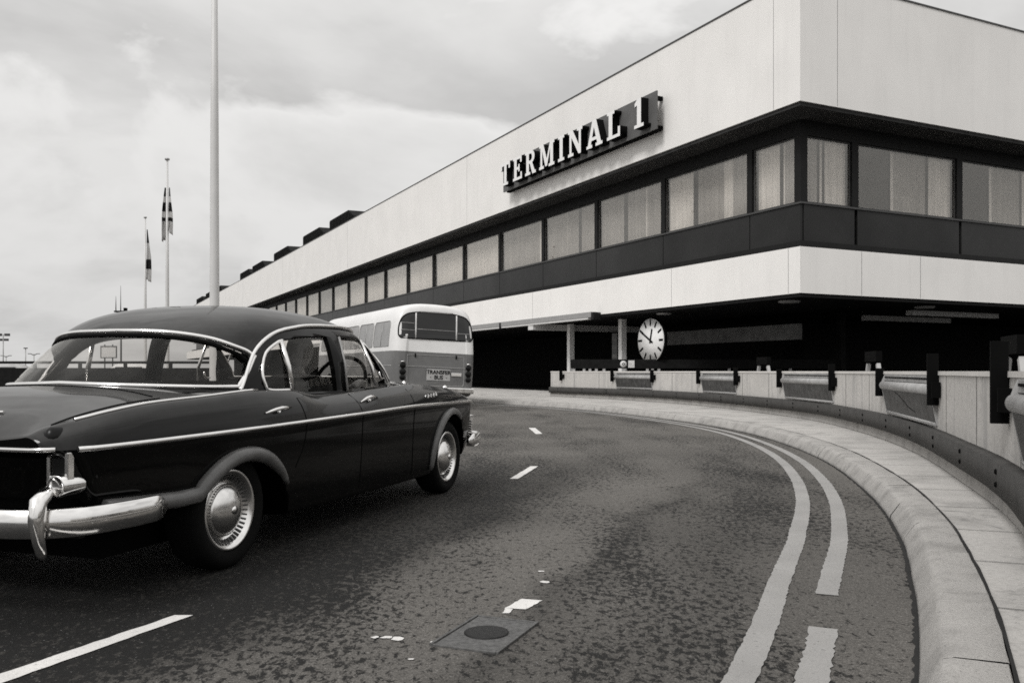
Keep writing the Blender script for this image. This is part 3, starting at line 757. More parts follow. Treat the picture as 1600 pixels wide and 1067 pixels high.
br = empty('barrier', (2.3, 34.6, 0)); tag(br, 'dark horizontal barrier rail on short white posts behind the wall', 'barrier')
mb = MB(); mb.box(0, 10.5, 0, .12, 1.14, 1.49, .01); mb.build('rail', M['dark'], br)
for x in (.12, .52, .75, 1.0, 1.3, 3.0, 3.2, 3.45, 6.2, 8.6):
    mb = MB(); mb.box(x-.05, x+.05, .03, .10, .0, 1.138); mb.build('post', M['offwhite'], br)
c1 = empty('round_sign', (2.3+2.05, 34.57, 1.31)); tag(c1, 'tiny round white disc sign with a dark ring mark on the dark barrier', 'sign')
mb = MB(); mb.lathe([(.13, 0), (.13, .02), (0, .02)], Matrix.Rotation(PI/2, 4, 'X'), 24); mb.build('disc', M['white'], c1)
mb = MB(); mb.lathe([(.055, .021), (.055, .026), (.03, .026), (.03, .021)], Matrix.Rotation(PI/2, 4, 'X'), 20); mb.build('mark', M['black'], c1)
c2 = empty('square_sign', (2.3+2.36, 34.57, 1.31)); tag(c2, 'small square white notice beside the round disc on the dark barrier', 'sign')
mb = MB(); mb.box(-.12, .12, -.02, 0, -.14, .14); mb.build('board', M['white'], c2)
mb = MB(); mb.box(-.10, .02, -.024, -.0205, .0, .02); mb.box(-.10, .1, -.024, -.0205, -.07, -.055); mb.build('ruled_line', M['metalgrey'], c2)
nb = empty('notice_board', blocal(1.8, 12.85, 0), RB); tag(nb, 'narrow board with pale and dark bands fixed to the column by the clock', 'notice board')
mb = MB(); mb.box(-.05, 0, .0, .42, 1.5, 2.72); mb.build('board', M['coping'], nb)
for z0, z1 in ((2.36, 2.70), (2.02, 2.16), (1.62, 1.78)): mb = MB(); mb.box(-.06, -.0505, .02, .40, z0, z1); mb.build('pale_band', M['dimwall'], nb)
for k, (s0, lab) in enumerate([(post_s[4], 'pale slanted strut pair behind the second farthest lamp'), (post_s[6], 'pale slanted strut pair behind the middle wall lamp'), (post_s[8]-.1, 'pale slanted strut pair behind the cracked wall lamp')]):
    p, rz, t, n = wall_frame(s0); q = p+n*.62
    o = empty('strut_frame', (q[0], q[1], 0), rz); tag(o, lab, 'strut', 'slanted struts behind the wall')
    for s_ in (-1, 1):
        mb = MB(); m = Matrix.Translation((s_*.78, 0, 0)) @ Matrix.Rotation(-s_*.42, 4, 'Y'); mb.box(-.035, .035, -.03, .03, 0, 1.26, .003, m); mb.build('leg', M['offwhite'], o)
    mb = MB(); mb.box(-.32, .32, -.05, .05, 1.19, 1.36); mb.build('head', M['black'], o)

# ------------------------------------------------------------------ masts and flags
def pole(name, x, y, h, r0, r1, label, cat, grp=None, cap=True):
    o = empty(name, (x, y, 0)); tag(o, label, cat, grp)
    mb = MB(); mb.lathe([(r0, 0), (r0*.98, 1.5), (r0*.8, h*.5), (r1, h-.1), (0, h-.1)], seg=20); mb.build('shaft', M['pole'], o)
    mb = MB(); mb.lathe([(r1*.6, h-.1), (r1*2.4, h-.08), (r1*2.4, h), (0, h+.04)], seg=16); mb.build('finial', M['metalgrey'], o)
    mb = MB(); mb.lathe([(r0*1.8, 0), (r0*1.8, .12), (r0*1.05, .2)], seg=20); mb.build('base', M['metalgrey'], o); return o
pole('tall_mast', -8.1, 24.1, 15.5, .135, .05, 'tall white tapered mast rising out of the top of the picture', 'mast')
pole('flagpole', -17.8, 45.7, 12., .11, .05, 'white flagpole carrying the drooping striped flag', 'flagpole')
pole('flagpole', -26.1, 63., 12., .11, .045, 'farther white flagpole carrying the drooping three band flag', 'flagpole')
def flag(x, y, z1, z0, wd, sgn, label, kind):
    o = empty('flag', (x, y, z1)); tag(o, label, 'flag')
    m = Mat('flag_cloth', .9, 0, .1); z = m.sepxyz(m.coord())[2]
    H = z1-z0
    if kind == 'stripes':
        t = m.math('FRACT', m.math('MULTIPLY', z, -1/.78)); c = m.ramp(t, [(.0, .02), (.58, .02), (.60, .62), (.97, .62), (1., .02)])
        sel = m.ramp(m.math('MULTIPLY', z, -1/H), [(.68, 0.0), (.69, 1.0)]); c = m.mix(sel, c, .55)
    else:
        c = m.ramp(m.math('MULTIPLY', z, -1/H), [(.0, .02), (.27, .02), (.28, .55), (.60, .55), (.61, .02), (.80, .02), (.81, .6)])
    m.col(c)
    for s_, zz, wd in ((-1, 1.0, .17), (1, .86, .12)) if kind == 'stripes' else ((1, 1.0, wd),):
        mb = MB(); rows = []
        for i in range(25):
            t = i/24; ww = wd*(.25+.75*min(1, t*1.9)); rows.append([(s_*(.09+ww*k/10), .16*math.sin(k*1.1+t*3+s_)*(.3+t)+.04, -H*zz*t-.025*k*t+.0) for k in range(11)])
        mb.grid(rows); me = mb.mesh('cloth', False)
        q = link('cloth', me, m.m, o); sol = q.modifiers.new('s', 'SOLIDIFY'); sol.thickness = .01
    return o
flag(-17.8, 45.7, 10.5, 7.95, .26, 1, 'drooping flag of dark and pale stripes on the nearer flagpole', 'stripes')
flag(-26.1, 63., 11.1, 7.6, .26, 1, 'drooping flag of dark, pale and dark bands on the farther flagpole', 'bands')
# floodlight / radio mast far off
o = empty('radio_mast', (-53., 120, 0)); tag(o, 'thin far mast with a dark platform and two aerials above the car roof', 'mast')
mb = MB(); mb.tube([(0, 0, 0), (0, 0, 9.1)], .12, 8); mb.build('shaft', M['coping'], o)
mb = MB(); mb.box(-.75, .75, -.5, .5, 9.0, 9.2); mb.box(.45, .75, -.3, .3, 9.2, 9.6); mb.build('platform', M['black'], o)
for x, h in ((-.7, 2.0), (-.05, 3.4)):
    mb = MB(); mb.tube([(x, 0, 9.2), (x, 0, 10.2), (x, 0, 9.2+h)], [.07, .05, .02], 6); mb.build('aerial', M['coping'], o)
for (u, zt, Y, lab) in ((5, 5.2, 100, 'distant twin headed floodlight pole at the far left edge'), (40, 3.7, 105, 'thin distant lamp post between two double ones'), (53, 3.2, 110, 'distant lamp post with two short arms beside the car'), (9.5, 3.1, 118, 'short distant lamp post with a flat head near the left edge')):
    x = (u-800)/1383*Y; o = empty('lamp_post', (x, Y, 0)); tag(o, lab, 'lamp post', 'distant lamp posts beyond the parapet')
    mb = MB(); mb.tube([(0, 0, 0), (0, 0, zt)], .055, 6); mb.build('shaft', M['metalgrey'], o)
    for s_ in (-1, 1):
        mb = MB()
        if u == 5:
            mb.box(s_*.45-.25, s_*.45+.25, -.15, .15, zt-.2, zt+.08); mb.build('lamp_head', M['coping'], o)
            mb = MB(); mb.box(s_*.35-.2, s_*.35+.2, -.15, .15, zt-.75, zt-.5)
        elif u == 40:
            if s_ > 0: mb.bm.free(); continue
            mb.box(-.2, .2, -.1, .1, zt, zt+.12)
        else: mb.tube([(0, 0, zt-.2), (s_*.4, 0, zt), (s_*.75, 0, zt)], .05, 6)
        mb.build('lamp_head', M['coping'], o)
# parapet at the far side of the road
pf = empty('parapet_fence', (0, 38, 0)); tag(pf, 'low dark parapet with an open top rail across the far road edge', 'parapet')
mb = MB(); mb.box(-62, -12.6, 0, .3, 0, 1.17); mb.build('parapet_wall', M['dark'], pf)
mb = MB(); mb.box(-62, -12.6, .05, .2, 1.35, 1.46); mb.build('top_rail', M['dark'], pf)
for i in range(26):
    x = -61.5+i*1.95; mb = MB(); mb.box(x-.06, x+.06, .06, .18, 1.17, 1.349); mb.build('fence_post', M['dark'], pf)
# sign board on two legs, seen through the car windows
bb = empty('road_sign', (-41., 90, 0)); tag(bb, 'pale framed road sign board on two legs seen through the rear window', 'road sign')
mb = MB(); mb.box(-.75, .75, -.04, .04, 2.45, 3.5); mb.build('board', M['white'], bb)
mb = MB()
for (a, b, c, d) in ((-.82, .82, 3.5, 3.6), (-.82, .82, 2.36, 2.45), (-.82, -.75, 2.45, 3.5), (.75, .82, 2.45, 3.5)): mb.box(a, b, -.07, .06, c, d)
mb.build('frame', M['coping'], bb)
for x in (-.45, .35): mb = MB(); mb.box(x-.05, x+.05, .061, .14, 0, 3.75); mb.build('leg', M['coping'], bb)

# ------------------------------------------------------------------ distant parked cars
def small_car(x, y, rz, mat, label):
    o = empty('parked_car', (x, y, 0), rz); tag(o, label, 'car', 'parked cars beyond the parapet')
    mb = MB(); rows = []
    for X, zb, zt, wv in ((-2.05, .45, .75, .6), (-1.9, .3, .88, .74), (-.9, .25, .92, .8), (1., .25, .93, .8), (1.85, .3, .85, .74), (2.05, .45, .68, .6)):
        rows.append([(X, -wv, zb), (X, wv, zb), (X, wv*1.02, (zb+zt)/2), (X, wv*.95, zt), (X, -wv*.95, zt), (X, -wv*1.02, (zb+zt)/2)])
    R = mb.grid(rows, True); mb.bm.faces.new(R[0]); mb.bm.faces.new(R[-1]); mb.build('body', mat, o)
    mb = MB(); rows = []
    for z, a, b, wv in ((.9, -1.35, .95, .74), (1.15, -1.15, .65, .69), (1.38, -.85, .35, .60), (1.44, -.6, .1, .4)):
        rows.append([(a, -wv, z), (a, wv, z), (b, wv, z), (b, -wv, z)])
    R = mb.grid(rows, True); mb.bm.faces.new(R[-1]); mb.build('cabin', mat, o)
    mb = MB()
    for s_ in (-1, 1): mb.faces([(-1.0, s_*.735, .95), (.72, s_*.735, .95), (.45, s_*.665, 1.25), (-.85, s_*.665, 1.25)], [(0, 1, 2, 3)])
    mb.build('side_window', M['tint'], o)
    for X in (-1.2, 1.25):
        for s_ in (-1, 1):
            mb = MB(); mb.lathe([(0, -.09), (.3, -.09), (.32, 0), (.3, .09), (0, .09)], Matrix.Translation((X, s_*.72, .32)) @ Matrix.Rotation(PI/2, 4, 'X'), 18); mb.build('wheel', M['tyre'], o)
small_car(-19.5, 46, 0.1, M['white'], 'pale parked car seen through the rear window left of the flagpole')
small_car(-26.5, 47, .05, M['offwhite'], 'pale parked car roof showing above the dark parapet at far left')

# ------------------------------------------------------------------ black saloon car (local: x forward, y left, z up; origin under the rear axle)
HEAD = math.atan2(.953, .303)
KC = 1.048
car = empty('saloon_car', (-2.194*KC, 4.662*KC, 1.03*(1-KC)), HEAD); car.scale = (KC, KC, KC)
tag(car, 'glossy black saloon car with chrome trim driving away in the foreground', 'car')
fW = pchip([-1.10, -1.05, -.9, -.5, 0, 1.5, 2.5, 3.0, 3.4, 3.6, 3.70, 3.74], [.76, .815, .865, .885, .89, .895, .89, .87, .83, .77, .68, .60])
fzb = pchip([-1.10, -1.03, -.96, -.90, -.6, -.35, 0, 2.4, 3.2, 3.5, 3.74], [.715, .69, .58, .465, .445, .42, .24, .22, .28, .40, .50])
fzs = pchip([-1.10, .145, 1.265, 2.22, 3.45, 3.74], [.727, .743, .763, .782, .776, .72])
fzc = pchip([-1.10, -1.03, -.92, -.79, -.556, -.16, .09, .235, .66, .80, .92, 1.2, 1.9, 2.3, 3.0, 3.4, 3.62, 3.74], [.775, .812, .840, .861, .888, .908, .922, .928, .918, .898, .888, .890, .918, .930, .895, .845, .79, .73])
fyc = pchip([-1.10, -.9, -.3, .6, .95, 2, 3, 3.6, 3.74], [.70, .795, .815, .80, .785, .775, .77, .66, .52])
fzd = pchip([-1.10, -1.04, -.98, -.88, -.72, -.5, -.25, .4, 2.2, 2.6, 3.2, 3.5, 3.66, 3.74], [.735, .79, .838, .885, .925, .951, .965, .95, .965, .965, .925, .865, .79, .73])
def section(x):
    W_, zb, zs, zc, yc, zd = fW(x), fzb(x), fzs(x), fzc(x), fyc(x), fzd(x)
    zb = min(zb, zs-.012)
    h = zs-zb
    p = [(0, zb), (.5*W_, zb), (.90*W_, zb+.01*min(1, h/.2)), (.962*W_, zb+.12*h), (.985*W_, zb+.45*h), (.998*W_, zs-.12*h), (W_, zs),
         (W_*.55+yc*.45+.012, zs+.55*(zc-zs)), (yc+.016, zc-.012*min(1, (zc-zs)/.1)), (yc-.012, zc), (yc-.06, zc-.006+.0*zd), (.62*yc, zc+.62*(zd-zc)), (.32*yc, zc+.90*(zd-zc)), (0, zd)]
    return crom(p, 5)
xs_ = np.unique(np.r_[np.linspace(-1.10, -.85, 14), np.linspace(-.85, 3.4, 90), np.linspace(3.4, 3.74, 16)])
mb = MB(); rows = []
for x in xs_:
    sec = section(x); L_ = [(x, -y, z) for y, z in sec]; R_ = [(x, y, z) for y, z in sec[::-1]]
    rows.append(L_+R_[1:-1])
R = mb.grid(rows, True)
mb.bm.faces.new(R[0]); mb.bm.faces.new(R[-1][::-1])
body_me = mb.mesh('body'); 
def bvh_of(me):
    b = bmesh.new(); b.from_mesh(me); t = BVHTree.FromBMesh(b); b.free(); return t
BV = bvh_of(body_me)
def arch_cut(cx, cz, a, b_, y0, y1):
    q = MB(); q.prism([(cx+a*math.cos(t), cz+b_*math.sin(t)) for t in np.linspace(0, 2*PI, 48, False)], 'y', y0, y1); return q.mesh('cut')
cut = []
for s_ in (-1, 1):
    ya, yb = sorted((s_*.60, s_*1.2))
    cut += [arch_cut(.045, .16, .455, .44, ya, yb), arch_cut(2.89, .30, .40, .40, ya, yb)]
q = MB(); q.prism([(.0, .62), (.32, .34), (2.05, .34), (2.30, .70), (2.30, .99), (-.02, .99), (-.12, .93)], 'y', -.665, .665); cut.append(q.mesh('cut'))
body_me = boolean(body_me, cut)
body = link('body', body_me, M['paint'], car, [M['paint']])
# trunk lid seam
def cast(tree, o, d):
    h = tree.ray_cast(Vector(o), Vector(d).normalized()); return h[0], h[1]
def on_side(tree, x, z, s_, off=.0):
    h, n = cast(tree, (x, s_*3, z), (0, -s_, 0)); return (h+n*off) if h is not None else None
def on_top(tree, x, y, off=0):
    h, n = cast(tree, (x, y, 3), (0, 0, -1)); return (h+n*off) if h is not None else None
def dense(pts, n=10): return [tuple(p) for p in crom(pts, n)]
def side_tube(mb, tree, pts, s_, r, off, n=8, seg=8, closed=False):
    P_ = [on_side(tree, x, z, s_, off) for x, z in (dense(pts, n) if n > 1 else pts)]
    P_ = [p for p in P_ if p is not None]; mb.tube(P_, r, seg, closed)
for s_ in (-1, 1):
    mb = MB(); side_tube(mb, BV, [(x, fzs(x)-.004) for x in np.linspace(-1.0, 3.60, 40)], s_, .0125, .003, 2); mb.build('side_strip', M['chrome'], car)
    # flared wheel arch lips
    mb = MB(); P_ = []
    for t in np.linspace(.62, PI+.1, 30):
        x = .045+.47*math.cos(t); z = .16+.455*math.sin(t)
        if z < .25 or (x < -.2 and z < .457): continue
        h = on_side(BV, x, max(z, .45) if x < -.3 else z, s_, .004); P_.append((x, h.y+s_*.008, z) if h is not None else None)
    P_ = [p for p in P_ if p]
    for k in range(1, 7): P_.append((-.36-.085*k, s_*(.872-.004*k), .450+.004*k))
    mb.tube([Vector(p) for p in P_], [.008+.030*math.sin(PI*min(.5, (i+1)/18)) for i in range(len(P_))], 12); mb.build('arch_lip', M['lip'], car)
    mb = MB(); P_ = []
    for t in np.linspace(1.0, PI+.05, 28):
        x = 2.89+.41*math.cos(t); z = .30+.41*math.sin(t); h = on_side(BV, x, z, s_, .004)
        if h is not None: P_.append(h)
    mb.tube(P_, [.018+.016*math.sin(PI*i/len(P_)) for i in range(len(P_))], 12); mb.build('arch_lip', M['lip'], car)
    # door handles, shut lines, script
    for hx, hz in ((.36, .822), (1.46, .842)):
        mb = MB(); P_ = [on_side(BV, hx+dx, hz+dz, s_, of) for dx, dz, of in ((-.13, -.012, .004), (-.05, .0, .018), (0, .004, .024), (.05, .004, .022), (.14, .008, .004))]
        mb.tube(P_, [.004, .010, .012, .010, .004], 8)
        mb.tube([on_side(BV, hx-.02, hz-.006, s_, .0), on_side(BV, hx-.02, hz-.006, s_, .02)], .012, 8); mb.build('door_handle', M['chrome'], car)
    for pts in ([(.52, .50), (.60, .62), (.62, .75), (.60, .88)], [(1.30, .24), (1.30, .6), (1.30, .885)], [(2.12, .24), (2.10, .6), (2.13, .90)]):
        mb = MB(); side_tube(mb, BV, pts, s_, .0035, 0, 6, 5); mb.build('door_gap', M['black'], car)
    mb = MB(); P_ = [on_side(BV, 2.36+.018*i, .836+.014*math.sin(i*1.9)+.003*i*.3, s_, .003) for i in range(16)]
    mb.tube(P_, .0045, 6); mb.build('fender_script', M['chrome'], car)
# trunk details
mb = MB(); mb.tube([on_top(BV, -.36-.0*y, y, .001) for y in np.linspace(-.66, .66, 24)], .004, 5)
for s_ in (-1, 1): mb.tube([on_top(BV, x, s_*(.70-.02*(x+.36)), .001) for x in np.linspace(-.36, -1.0, 16)], .004, 5)
mb.build('boot_gap', M['black'], car)
for s_ in (-1, 1):
    mb = MB(); mb.tube([on_top(BV, x, s_*(fyc(x)-.006), .004) for x in np.linspace(-.95, .27, 24)], .0075, 8); mb.build('fin_trim', M['chrome'], car)
mb = MB()
P_ = []
for y in np.linspace(-.80, .80, 41):
    h, n = cast(BV, (-3, y, .727), (1, 0, 0))
    if h is not None: P_.append(h+n*.006)
mb.tube(P_, .010, 8); mb.build('boot_edge_trim', M['chrome'], car)
mb = MB(); h, n = cast(BV, (-3, 0, .80), (1, 0, 0)); mb.tube([h+Vector((-.012, y, 0)) for y in (-.09, -.05, .05, .09)], [.008, .016, .016, .008], 10); mb.build('boot_handle', M['chrome'], car)
mb = MB(); h, n = cast(BV, (-3, -.05, .862), (1, 0, 0)); mb.tube([h+Vector((-.004, -.30+y*.0, 0))+Vector((0, y, .0)) for y in (-.055, 0, .055)], .006, 6); mb.build('boot_badge', M['chrome'], car)
mb = MB(); mb.box(-.93, -.90, -.78, .78, .36, .70); mb.box(-.96, -.93, -.27, .27, .50, .64); mb.build('rear_panel', M['paint'], car)
for s_ in (-1, 1):
    # lamp cluster: dark lens at the fin end, chrome frame with square lens and round lamp under it
    t = empty('tail_lamp', (0, 0, 0)); t.parent = car
    mb = MB(); h = Vector((-1.055, s_*.755, .772)); m_ = Matrix.Translation(h) @ Matrix.Rotation(-PI/2, 4, 'Y')
    mb.lathe([(.034, -.12), (.034, -.01), (.026, .004), (.012, .012), (0, .013)], m_ @ Matrix.Scale(1.25, 4, (1, 0, 0)), 20); mb.build('fin_lens', M['lens'], t)
    mb = MB(); y0 = s_*.775
    mb.box(-1.035, -1.0, y0-.052, y0-.036, .56, .715, .004); mb.box(-1.035, -1.0, y0+.036, y0+.052, .56, .715, .004)
    mb.box(-1.032, -1.0, y0-.0355, y0+.0355, .704, .716, .003); mb.box(-1.04, -.97, y0-.0355, y0+.0355, .56, .625, .008); mb.build('chrome_frame', M['chrome'], t)
    mb = MB(); mb.box(-1.026, -.90, y0-.0355, y0+.0355, .627, .702, .004); mb.box(-.998, -.88, y0-.05, y0+.05, .565, .71, .006); mb.build('square_lens', M['lens'], t)
    mb = MB(); m_ = Matrix.Translation((-1.0, s_*.79, .585)) @ Matrix.Rotation(-PI/2, 4, 'Y')
    mb.lathe([(.045, -.05), (.045, .055), (.038, .062), (.034, .05), (0, .056)], m_, 22); mb.build('round_lamp', M['chrome'], t)
# bumpers
def blade(path, zc, hh, name, depth=.035):
    mb = MB(); P_ = np.array(path); T_ = np.gradient(P_, axis=0); T_ /= np.linalg.norm(T_, axis=1)[:, None]; rows = []
    prof = [(-.012, -.5), (.040, -.50), (.049, -.485), (.050, -.46), (.0485, -.42), (.027, .10), (.012, .40), (.008, .45), (.002, .49), (-.012, .5), (-.02, .46), (-.02, -.46)]
    for i, (p, t_) in enumerate(zip(P_, T_)):
        n_ = (-t_[1], t_[0]); e_ = min(1, .25+min(i, len(P_)-1-i)/3)
        rows.append([(p[0]+n_[0]*o*e_, p[1]+n_[1]*o*e_, zc+z*hh*e_+.018*0) for o, z in prof])
    mb.grid(rows, True); return mb.build(name, M['chrome'], car)
path = crom([(-.56, .905), (-.80, .91), (-1.02, .86), (-1.13, .70), (-1.165, .35), (-1.17, 0), (-1.165, -.35), (-1.13, -.70), (-1.02, -.86), (-.80, -.91), (-.56, -.905)], 8)
rb_ = blade([tuple(p) for p in path], .448, .112, 'rear_bumper')
path = crom([(3.25, -.88), (3.55, -.86), (3.74, -.72), (3.83, -.35), (3.84, 0), (3.83, .35), (3.74, .72), (3.55, .86), (3.25, .88)], 8)
fb_ = blade([tuple(p) for p in path], .44, .11, 'front_bumper')
for s_ in (-1, 1):
    mb = MB(); y0 = s_*.80
    mb.tube([(-1.05, y0-s_*.02, .555), (-1.10, y0-s_*.01, .565), (-1.15, y0, .535), (-1.165, y0+s_*.005, .47), (-1.15, y0+s_*.004, .39), (-1.135, y0, .345), (-1.12, y0, .325)], [.02, .03, .034, .028, .024, .021, .015], 14); mb.build('overrider', M['chrome'], car)
    mb = MB(); y0 = s_*.55
    mb.tube([(3.82, y0, .56), (3.88, y0, .52), (3.90, y0, .42), (3.86, y0, .33)], [.03, .045, .04, .025], 14); mb.build('overrider', M['chrome'], car)
    # headlamp and side of the grille
    mb = MB(); m_ = Matrix.Translation((3.66, s_*.60, .66)) @ Matrix.Rotation(PI/2, 4, 'Y')
    mb.lathe([(.10, -.08), (.105, .04), (.092, .06)], m_, 28); hl = mb.build('headlamp', M['chrome'], car)
    mb = MB(); mb.lathe([(.091, .058), (.06, .075), (0, .082)], m_, 28); mb.build('headlamp_glass', M['lensw'], hl)
mb = MB()
for k in range(7): mb.tube([(3.56, -.80, .585-.022*k), (3.72, -.70, .585-.022*k), (3.775, -.3, .585-.022*k), (3.78, 0, .585-.022*k), (3.775, .3, .585-.022*k), (3.72, .70, .585-.022*k), (3.56, .80, .585-.022*k)], .0075, 6)
mb.build('grille', M['chrome'], car)
mb = MB(); mb.tube([(3.50, -.815, .615), (3.70, -.72, .612), (3.785, -.3, .61), (3.785, .3, .61), (3.70, .72, .612), (3.50, .815, .615)], .016, 8); mb.build('grille_rim', M['chrome'], car)
mb = MB(); mb.tube([on_top(BV, 3.35, 0, .0), on_top(BV, 3.35, 0, .02), on_top(BV, 3.42, 0, .05), on_top(BV, 3.46, 0, .02)], [.012, .018, .022, .008], 10); mb.build('bonnet_ornament', M['chrome'], car)
# small lamps on top of the wings
for s_ in (-1, 1):
    for x, r_ in ((2.30, .016), (3.12, .022)):
        o_ = on_top(BV, x, s_*.72, -.01); mb = MB(); mb.tube([o_, o_+Vector((.0, 0, .022)), o_+Vector((.004, 0, .036)), o_+Vector((.006, 0, .044))], [r_*.6, r_, r_*.8, r_*.3], 10); mb.build('wing_lamp', M['chrome'], car)

# greenhouse shell: closed super-ellipses stacked from the belt to the roof crown
LV = np.array([(.84, -.38, 2.52, .745, 2.9, 5.0), (.94, -.262, 2.40, .738, 2.9, 5.0), (1.03, -.16, 2.29, .728, 2.85, 5.0), (1.11, -.06, 2.19, .712, 2.8, 4.8), (1.19, .04, 2.09, .692, 2.7, 4.6), (1.25, .118, 2.01, .670, 2.65, 4.4),
    (1.30, .205, 1.93, .642, 2.6, 4.1), (1.335, .285, 1.855, .605, 2.55, 3.7), (1.37, .40, 1.75, .545, 2.5, 3.3), (1.40, .54, 1.63, .455, 2.4, 2.9), (1.422, .70, 1.49, .34, 2.3, 2.6), (1.434, .86, 1.34, .21, 2.2, 2.3), (1.438, .98, 1.22, .10, 2.0, 2.0)])
s_par = np.r_[0, np.cumsum(np.hypot(np.diff(LV[:, 0]), np.diff(LV[:, 3])))]
LF = [pchip(s_par, LV[:, k]) for k in range(6)]
def shell(inset=0, nl=44, na=144):
    rows = []
    for t in np.linspace(0, s_par[-1], nl):
        z, xr, xf, w_, nr, nf = [f(t) for f in LF]; xc = 1.07*(xf-xr > .8)+(xr+xf)/2*(xf-xr <= .8)
        xc = (xr+xf)/2 if z > 1.40 else 1.07*(1.40-z)/(.56)+((xr+xf)/2)*(1-(1.40-z)/.56)
        row = []
        for k in range(na):
            a = 2*PI*k/na; c, s_ = math.cos(a), math.sin(a); n_ = nf if c > 0 else nr
            # plain superellipse, sharper at the windscreen
            A_ = (xf-xc-inset) if c > 0 else (xc-xr-inset)
            row.append((xc+A_*math.copysign(abs(c)**(2/n_), c), (w_-inset)*math.copysign(abs(s_)**(2/n_), s_), z-inset*(.0 if z < 1.2 else min(1, (z-1.2)/.2))))
        rows.append(row)
    return rows
def shell_mesh(inset):
    mb = MB(); R = mb.grid(shell(inset), True)
    f = mb.bm.faces.new(R[-1]); f.smooth = True; f = mb.bm.faces.new(R[0][::-1])
    return mb.mesh('shell')
outer = shell_mesh(0); SV = bvh_of(outer); SVI = bvh_of(shell_mesh(.012))
inner = shell_mesh(.032)
inner.transform(Matrix.Translation((0, 0, -.0)))
def prism_mesh(poly, axis, a, b): q = MB(); q.prism(poly, axis, a, b); return q.mesh('cut')
rear_win = dense([(0, 1.232), (.30, 1.225), (.50, 1.195), (.615, 1.142), (.658, 1.100)], 6)+dense([(.658, 1.100), (.670, 1.02), (.672, .955)], 5)[1:]+dense([(.672, .955), (.40, .966), (0, .978)], 5)[1:]
rear_win = [(y, z) for y, z in rear_win]; rear_poly = rear_win+[(-y, z) for y, z in rear_win[::-1]][1:-1]
front_win = dense([(0, 1.265), (.40, 1.258), (.57, 1.235), (.615, 1.19)], 5)+dense([(.615, 1.19), (.655, .985)], 3)[1:]+[(0, .985)]
front_poly = front_win+[(-y, z) for y, z in front_win[::-1]][1:-1]
winA = dense([(.69, .925), (.52, .928), (.488, .955), (.482, 1.03), (.545, 1.125), (.66, 1.187), (.80, 1.222), (1.0, 1.242), (1.235, 1.25)], 6)+[(1.245, .905), (.85, .905)]
winB = [(1.365, .905), (1.385, 1.252)]+dense([(1.70, 1.25), (1.80, 1.238), (1.875, 1.20), (1.93, 1.12), (2.0, .945)], 4)+[(1.98, .925)]
gh = boolean(outer.copy(), [inner, prism_mesh(rear_poly, 'x', -1, .78), prism_mesh(front_poly, 'x', 1.5, 3), prism_mesh(winA, 'y', -1, 1), prism_mesh(winB, 'y', -1, 1), (lambda q: (q.box(-1, 3, -1, 1, .7, .87), q.mesh('c'))[1])(MB())])
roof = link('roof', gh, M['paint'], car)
mb = MB()
def patch(poly, caster, rings=9, mbx=None):
    P_ = np.array(poly); c = P_.mean(0); rows = []
    for k in range(rings+1):
        f = 1-k/rings*.985; row = []
        for p in P_: row.append(caster(*(c+(p-c)*f)))
        rows.append(row)
    return rows
def glass_patch(name, poly, caster, parent, mat):
    rows = patch(poly, caster); mb = MB()
    last = Vector((0, 0, 0))
    for r in rows:
        for i, p in enumerate(r):
            if p is None: r[i] = last
            else: last = p
    R = mb.grid(rows, True); mb.bm.faces.new(R[-1]); return mb.build(name, mat, parent)
def c_rear(y, z): h, n = cast(SVI, (-3, y, z), (1, 0, 0)); return h
def c_front(y, z): h, n = cast(SVI, (5, y, z), (-1, 0, 0)); return h
glass_patch('rear_window', rear_poly, c_rear, car, M['glass'])
glass_patch('windscreen', front_poly, c_front, car, M['glass'])
for s_ in (-1, 1):
    cs = lambda x, z: on_side(SVI, x, z, s_)
    glass_patch('rear_side_window', winA, cs, car, M['glass'])
    glass_patch('front_side_window', winB, cs, car, M['glass'])
    mb = MB(); P_ = [on_side(SV, x, z, s_, .002) for x, z in dense([(.72, .922), (.52, .924), (.484, .953), (.478, 1.03), (.542, 1.13), (.66, 1.192), (.72, 1.208)], 6)]; mb.tube(P_, .011, 8); mb.build('quarter_trim', M['chrome'], car)
    mb = MB(); P_ = [on_side(SV, x, z, s_, .003) for x, z in ((.722, .915), (.714, 1.06), (.70, 1.205))]; mb.tube(P_, .016, 8); mb.build('window_divider', M['hub'], car)
    mb = MB(); P_ = [on_side(SV, x, z, s_, .003) for x, z in ((1.80, .93), (1.788, 1.06), (1.775, 1.245))]; mb.tube(P_, .012, 8); mb.build('vent_divider', M['hub'], car)
    mb = MB(); P_ = [on_side(SV, x, z, s_, .006) for x, z in ((1.37, .905), (1.378, 1.08), (1.388, 1.25))]; mb.tube(P_, .008, 8); mb.build('pillar_trim', M['metalgrey'], car)
    mb = MB(); P_ = [on_side(SV, x, z, s_, .010) for x, z in dense([(.285, .925), (.33, .985), (.39, 1.065), (.46, 1.135), (.55, 1.195), (.66, 1.243), (.80, 1.275), (1.03, 1.303), (1.30, 1.313), (1.55, 1.313), (1.80, 1.298), (1.93, 1.26), (2.0, 1.19), (2.05, 1.06), (2.10, .95)], 5)]
    P_ = [p for p in P_ if p is not None]; n_ = len(P_)
    mb.tube(P_, [.0115 if i < n_*.72 else .0115-.006*(i/n_-.72)/.28 for i in range(n_)], 8); mb.build('drip_moulding', M['chrome'], car)
    mb = MB(); h = on_side(SV, 1.90, .975, s_, .01); mb.tube([h+Vector((-.03, 0, .05)), h+Vector((-.02, 0, .015)), h, h+Vector((.05, 0, .005))], [.004, .009, .010, .003], 8); mb.build('vent_catch', M['chrome'], car)
